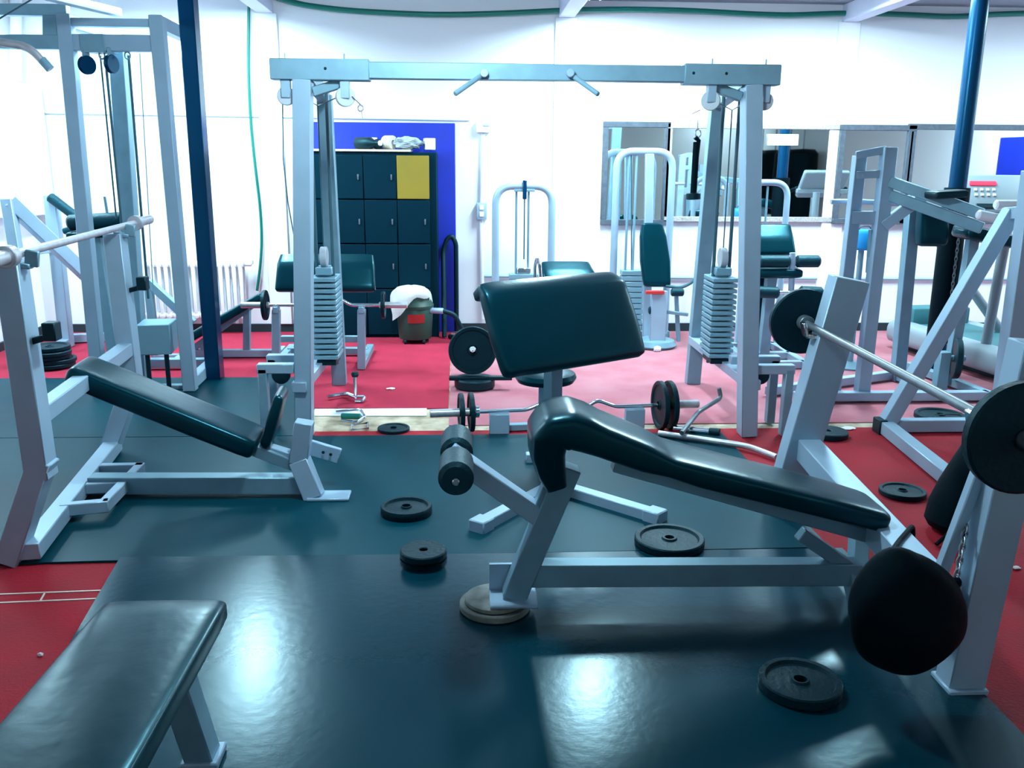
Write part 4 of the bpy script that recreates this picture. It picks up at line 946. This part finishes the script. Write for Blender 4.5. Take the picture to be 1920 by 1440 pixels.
B().lathe([(.064,0),(.088,0),(.09,.01),(.09,z1_-z0_-.01),(.088,z1_-z0_),(.064,z1_-z0_)], (rc.x, rc.y, z0_), Z, 28, close=True).put('padding', 'bag', sl)
b = B(); n = 26; c0, c1 = Vc((rc.x-.0, rc.y-.10, z0_+.1)), Vc((rc.x+.0, rc.y-.10, z1_-.25))
for k in range(n):
    c = c0.lerp(c1, (k+.5)/n); L = (c1-c0).length/n*.72; sv = X1 if k % 2 else Y1
    b.tube([c+Z*(L*cos(a))+sv*(.009*sin(a)) for a in [j*pi/4 for j in range(8)]], .0035, 5, closed=True)
b.put('chain', 'dullbar', sl)

# ================================================================ mirrors and wall fittings
def mirror(x0, x1, y0, y1, fw, fm, label, dy=.03):
    Y = WY-dy; a_ = V(x0, y0, Y); c_ = V(x1, y1, Y); lo_z = V((x0+x1)/2, y1, Y).z; hi_z = V((x0+x1)/2, y0, Y).z
    t = thing('wall_mirror', label, 'mirror', ((a_.x+c_.x)/2, WY, lo_z), 'framed mirrors along the back wall'); f = fw*(WY+.2)/F; b = B()
    xa, xb = a_.x, c_.x
    b.box(((xa+xb)/2, Y, hi_z-f/2), (xb-xa, .035, f)).box(((xa+xb)/2, Y, lo_z+f/2), (xb-xa, .035, f)).box((xa+f/2, Y, (lo_z+hi_z)/2), (f, .034, hi_z-lo_z-2*f)).box((xb-f/2, Y, (lo_z+hi_z)/2), (f, .034, hi_z-lo_z-2*f))
    b.put('frame', fm, t)
    B().box(((xa+xb)/2, Y+.008, (lo_z+hi_z)/2), (xb-xa-f*1.6, .008, hi_z-lo_z-f*1.6), 0, 0).put('glass', 'mirror', t)
    B().box(((xa+xb)/2, WY-.007, (lo_z+hi_z)/2), (xb-xa-f, .012, hi_z-lo_z-f), 0, 0).put('backing', 'frame', t)
mirror(1131, 1249, 228, 422, 10, 'frame', 'small dark framed mirror, the narrow one left of the speckled frame')
mirror(1252, 1570, 232, 416, 9, 'oframe', 'wide mirror in a pale speckled frame with a paper notice on it')
mirror(1576, 1699, 234, 420, 10, 'frame', 'narrow dark framed mirror behind the press tower, right of the speckled one', .055)
mirror(1704, 2080, 234, 420, 10, 'frame', 'wide dark framed mirror behind the treadmill', .055)
pn = V(1468, 262, WY-.045)
o = thing('paper_notice', 'white paper notice with a line of faint writing stuck to the speckled mirror', 'paper', pn)
B().box(pn, (.29, .003, .10), 0, 0).put('sheet', 'paper', o)
b = B(); r = random.Random(4); x = -.11
for w_ in (.05,.035,.06,.045): b.box(pn+Vc((x+w_/2,-.003,-.012)), (w_-.01, .001, .010), 0, 0); x += w_
b.put('writing', 'grey', o)
def wall_tube(pts, r, name, m, lab, cat, dy=.03, fil=.1):
    return tag(B().tube([V(px, py, WY-dy) for px, py in pts], r, 10, fil=fil, n=6).put(name, m), lab, cat)
wall_tube([(515,-6),(560,8),(640,19),(740,25),(830,28),(950,25),(1062,19),(1180,17),(1300,20),(1400,26),(1480,29),(1590,24),(1690,27),(1790,32),(1860,27),(1960,24)], .024, 'hose', 'green', 'long green hose sagging along the top of the back wall', 'hose', .07, .4)
wall_tube([(467,-10),(465,120),(469,220),(478,310),(488,390),(491,450),(488,500),(482,545)], .013, 'hose', 'green', 'thin green hose hanging down the back wall beside the dark column', 'hose', .05, .3)
wall_tube([(62,212),(440,218),(880,226)], .006, 'wall_cable', 'grey', 'thin grey cable running level along the back wall to the junction box', 'cable', .012, 0)
o = thing('junction_box', 'white junction box on the wall at the upper right of the blue doorway', 'electrical box', V(906,238,WY-.04))
B().box(V(906,238,WY-.04), (.125, .07, .10), 0, .008, 2).put('box', 'white', o); B().box(V(912,234,WY-.078), (.06,.01,.025), 0, .003).put('label_plate', 'grey', o)
o = thing('light_switch', 'pale double switch box on the wall pipe left of the arched machine', 'switch', V(903,396,WY-.04))
B().box(V(903,396,WY-.04), (.095, .06, .155), 0, .008, 2).put('box', 'silver2', o)
for y in (389, 402): B().box(V(903,y,WY-.073), (.04,.012,.045), 0, .004).put('rocker', 'white', o)
wall_tube([(906,250),(903,380)], .020, 'conduit', 'white', 'white conduit from the junction box down to the switch', 'pipe', .025, 0)
wall_tube([(902,412),(905,598)], .020, 'conduit', 'white', 'white conduit from the switch down to the skirting', 'pipe', .025, 0)
wall_tube([(908,518),(1120,520),(1460,522),(1950,524)], .013, 'wall_pipe', 'silver2', 'thin grey pipe running level along the back wall under the mirrors', 'pipe', .022, 0)

# ================================================================ handles and bars on the floor
o = thing('row_handle', 'chrome close grip row handle on the bright red carpet edge', 'handle', G(645,745))
c = lambda px, py, z: G(px, py, z)
B().tube([c(614,744,.03), c(650,738,.03), c(668,744,.04)], .014, 8, fil=.03).tube([c(668,744,.04), c(684,744,.03), c(680,752,.02), c(666,752,.02)], .011, 8, fil=.02).put('frame', 'chrome', o)
B().cyl(c(667,742,.05), setz(c(667,742,.05), .19), .013).put('stem', 'chrome', o)
B().lathe([(0,0),(.02,.002),(.027,.018),(.02,.034),(0,.036)], setz(c(667,742,.05), .18), Z, 16).put('knob', 'dark', o)
o = thing('stirrup_handle', 'chrome stirrup handle lying on the worn white strip', 'handle', G(662,782))
B().tube([c(630,772,.02), c(676,768,.03), c(684,782,.02), c(668,792,.02), c(640,788,.02)], .010, 8, fil=.03).put('frame', 'chrome', o)
B().cyl(c(640,780,.028), c(676,781,.028), .019).put('grip', 'green', o)
tag(B().tube([c(660,797,.014), c(690,793,.014), c(690,803,.014), c(660,806,.014)], .008, 8, closed=True).put('carabiner_handle', 'chrome'), 'flat rectangular chrome handle lying left of the small plate', 'handle')
tag(B().tube([G(1235,812,.035), G(1262,816,.035), G(1402,836,.035), G(1456,857,.03)], .017, 10, fil=.08).put('bent_bar', 'bar'), 'long pale bent bar lying on the floor behind the decline bench pad', 'pulldown bar')
o = thing('straight_bar', 'short silver bar with dark ends lying at the foot of the right crossover post', 'bar', G(1310,806))
B().cyl(G(1262,803,.03), G(1330,809,.03), .020).put('tube', 'chrome', o); B().cyl(G(1330,809,.03), G(1350,811,.03), .024).put('end', 'dark', o)
o = thing('angled_handle', 'dull steel bent handle resting on the small plates behind the preacher bench', 'handle', G(1310,800))
B().tube([G(1278,812,.07), V(1310,772,yE+.12), V(1352,746,yE+.22), V(1348,728,yE+.22)], .014, 8, fil=.03).put('bar', 'dullbar', o)
o = thing('small_handle', 'little chrome pull handle with a black knob behind the preacher bench post', 'handle', G(1070,770))
B().tube([G(1056,764,.12), G(1076,790,.06), G(1090,795,.04)], .012, 8).put('bar', 'chrome', o)
B().lathe([(0,-.022),(.018,-.015),(.024,0),(.018,.015),(0,.022)], G(1055,762,.125), (.5,-.3,1), 14).put('knob', 'dark', o)
# scraps
for px_, py_, s, lab, zz in ((1245,1087,.016,'white scrap on the mat in front of the base beam',.019), (733,729,.03,'cream scrap on the bright red carpet',.007), (1905,1065,.02,'white scrap on the dark red carpet at the right edge',.007),
                         (1590,803,.045,'pale scrap of foil behind the far rack upright',.006), (76,1228,.01,'white crumb on the dark red strip by the flat bench',.006)):
    q = G(px_, py_, zz+.004); b = B(); bmesh.ops.create_icosphere(b.bm, subdivisions=2, radius=1); r = random.Random(px_)
    for v in b.bm.verts: k = r.uniform(.7,1.2); v.co = Vc((q.x+v.co.x*s*k, q.y+v.co.y*s*.7*k, zz+.006+v.co.z*.006*k))
    tag(b.put('paper_scrap', 'paper'), lab, 'scrap')

# ================================================================ unseen stand-ins for the dark shapes in the mirrors: right wall
for i, y in enumerate((-1.5, -.7, .1, .8)):
    o = thing('standin_bag', 'stand-in black punching bag by the right wall, ' + ('farthest from', 'second farthest from', 'second nearest to', 'nearest to')[i] + ' the mirrors', 'punching bag', (RX-.4, y, .6), 'stand-in bags along the right wall')
    B().lathe([(0,0),(.2,.01),(.26,.08),(.27,.6),(.26,1.15),(.2,1.22),(0,1.23)], (RX-.4, y, .6), Z, 24).put('bag', 'bag', o)
    B().cyl((RX-.4, y, 1.82), (RX-.4, y, CZ), .012).put('chain', 'dullbar', o)
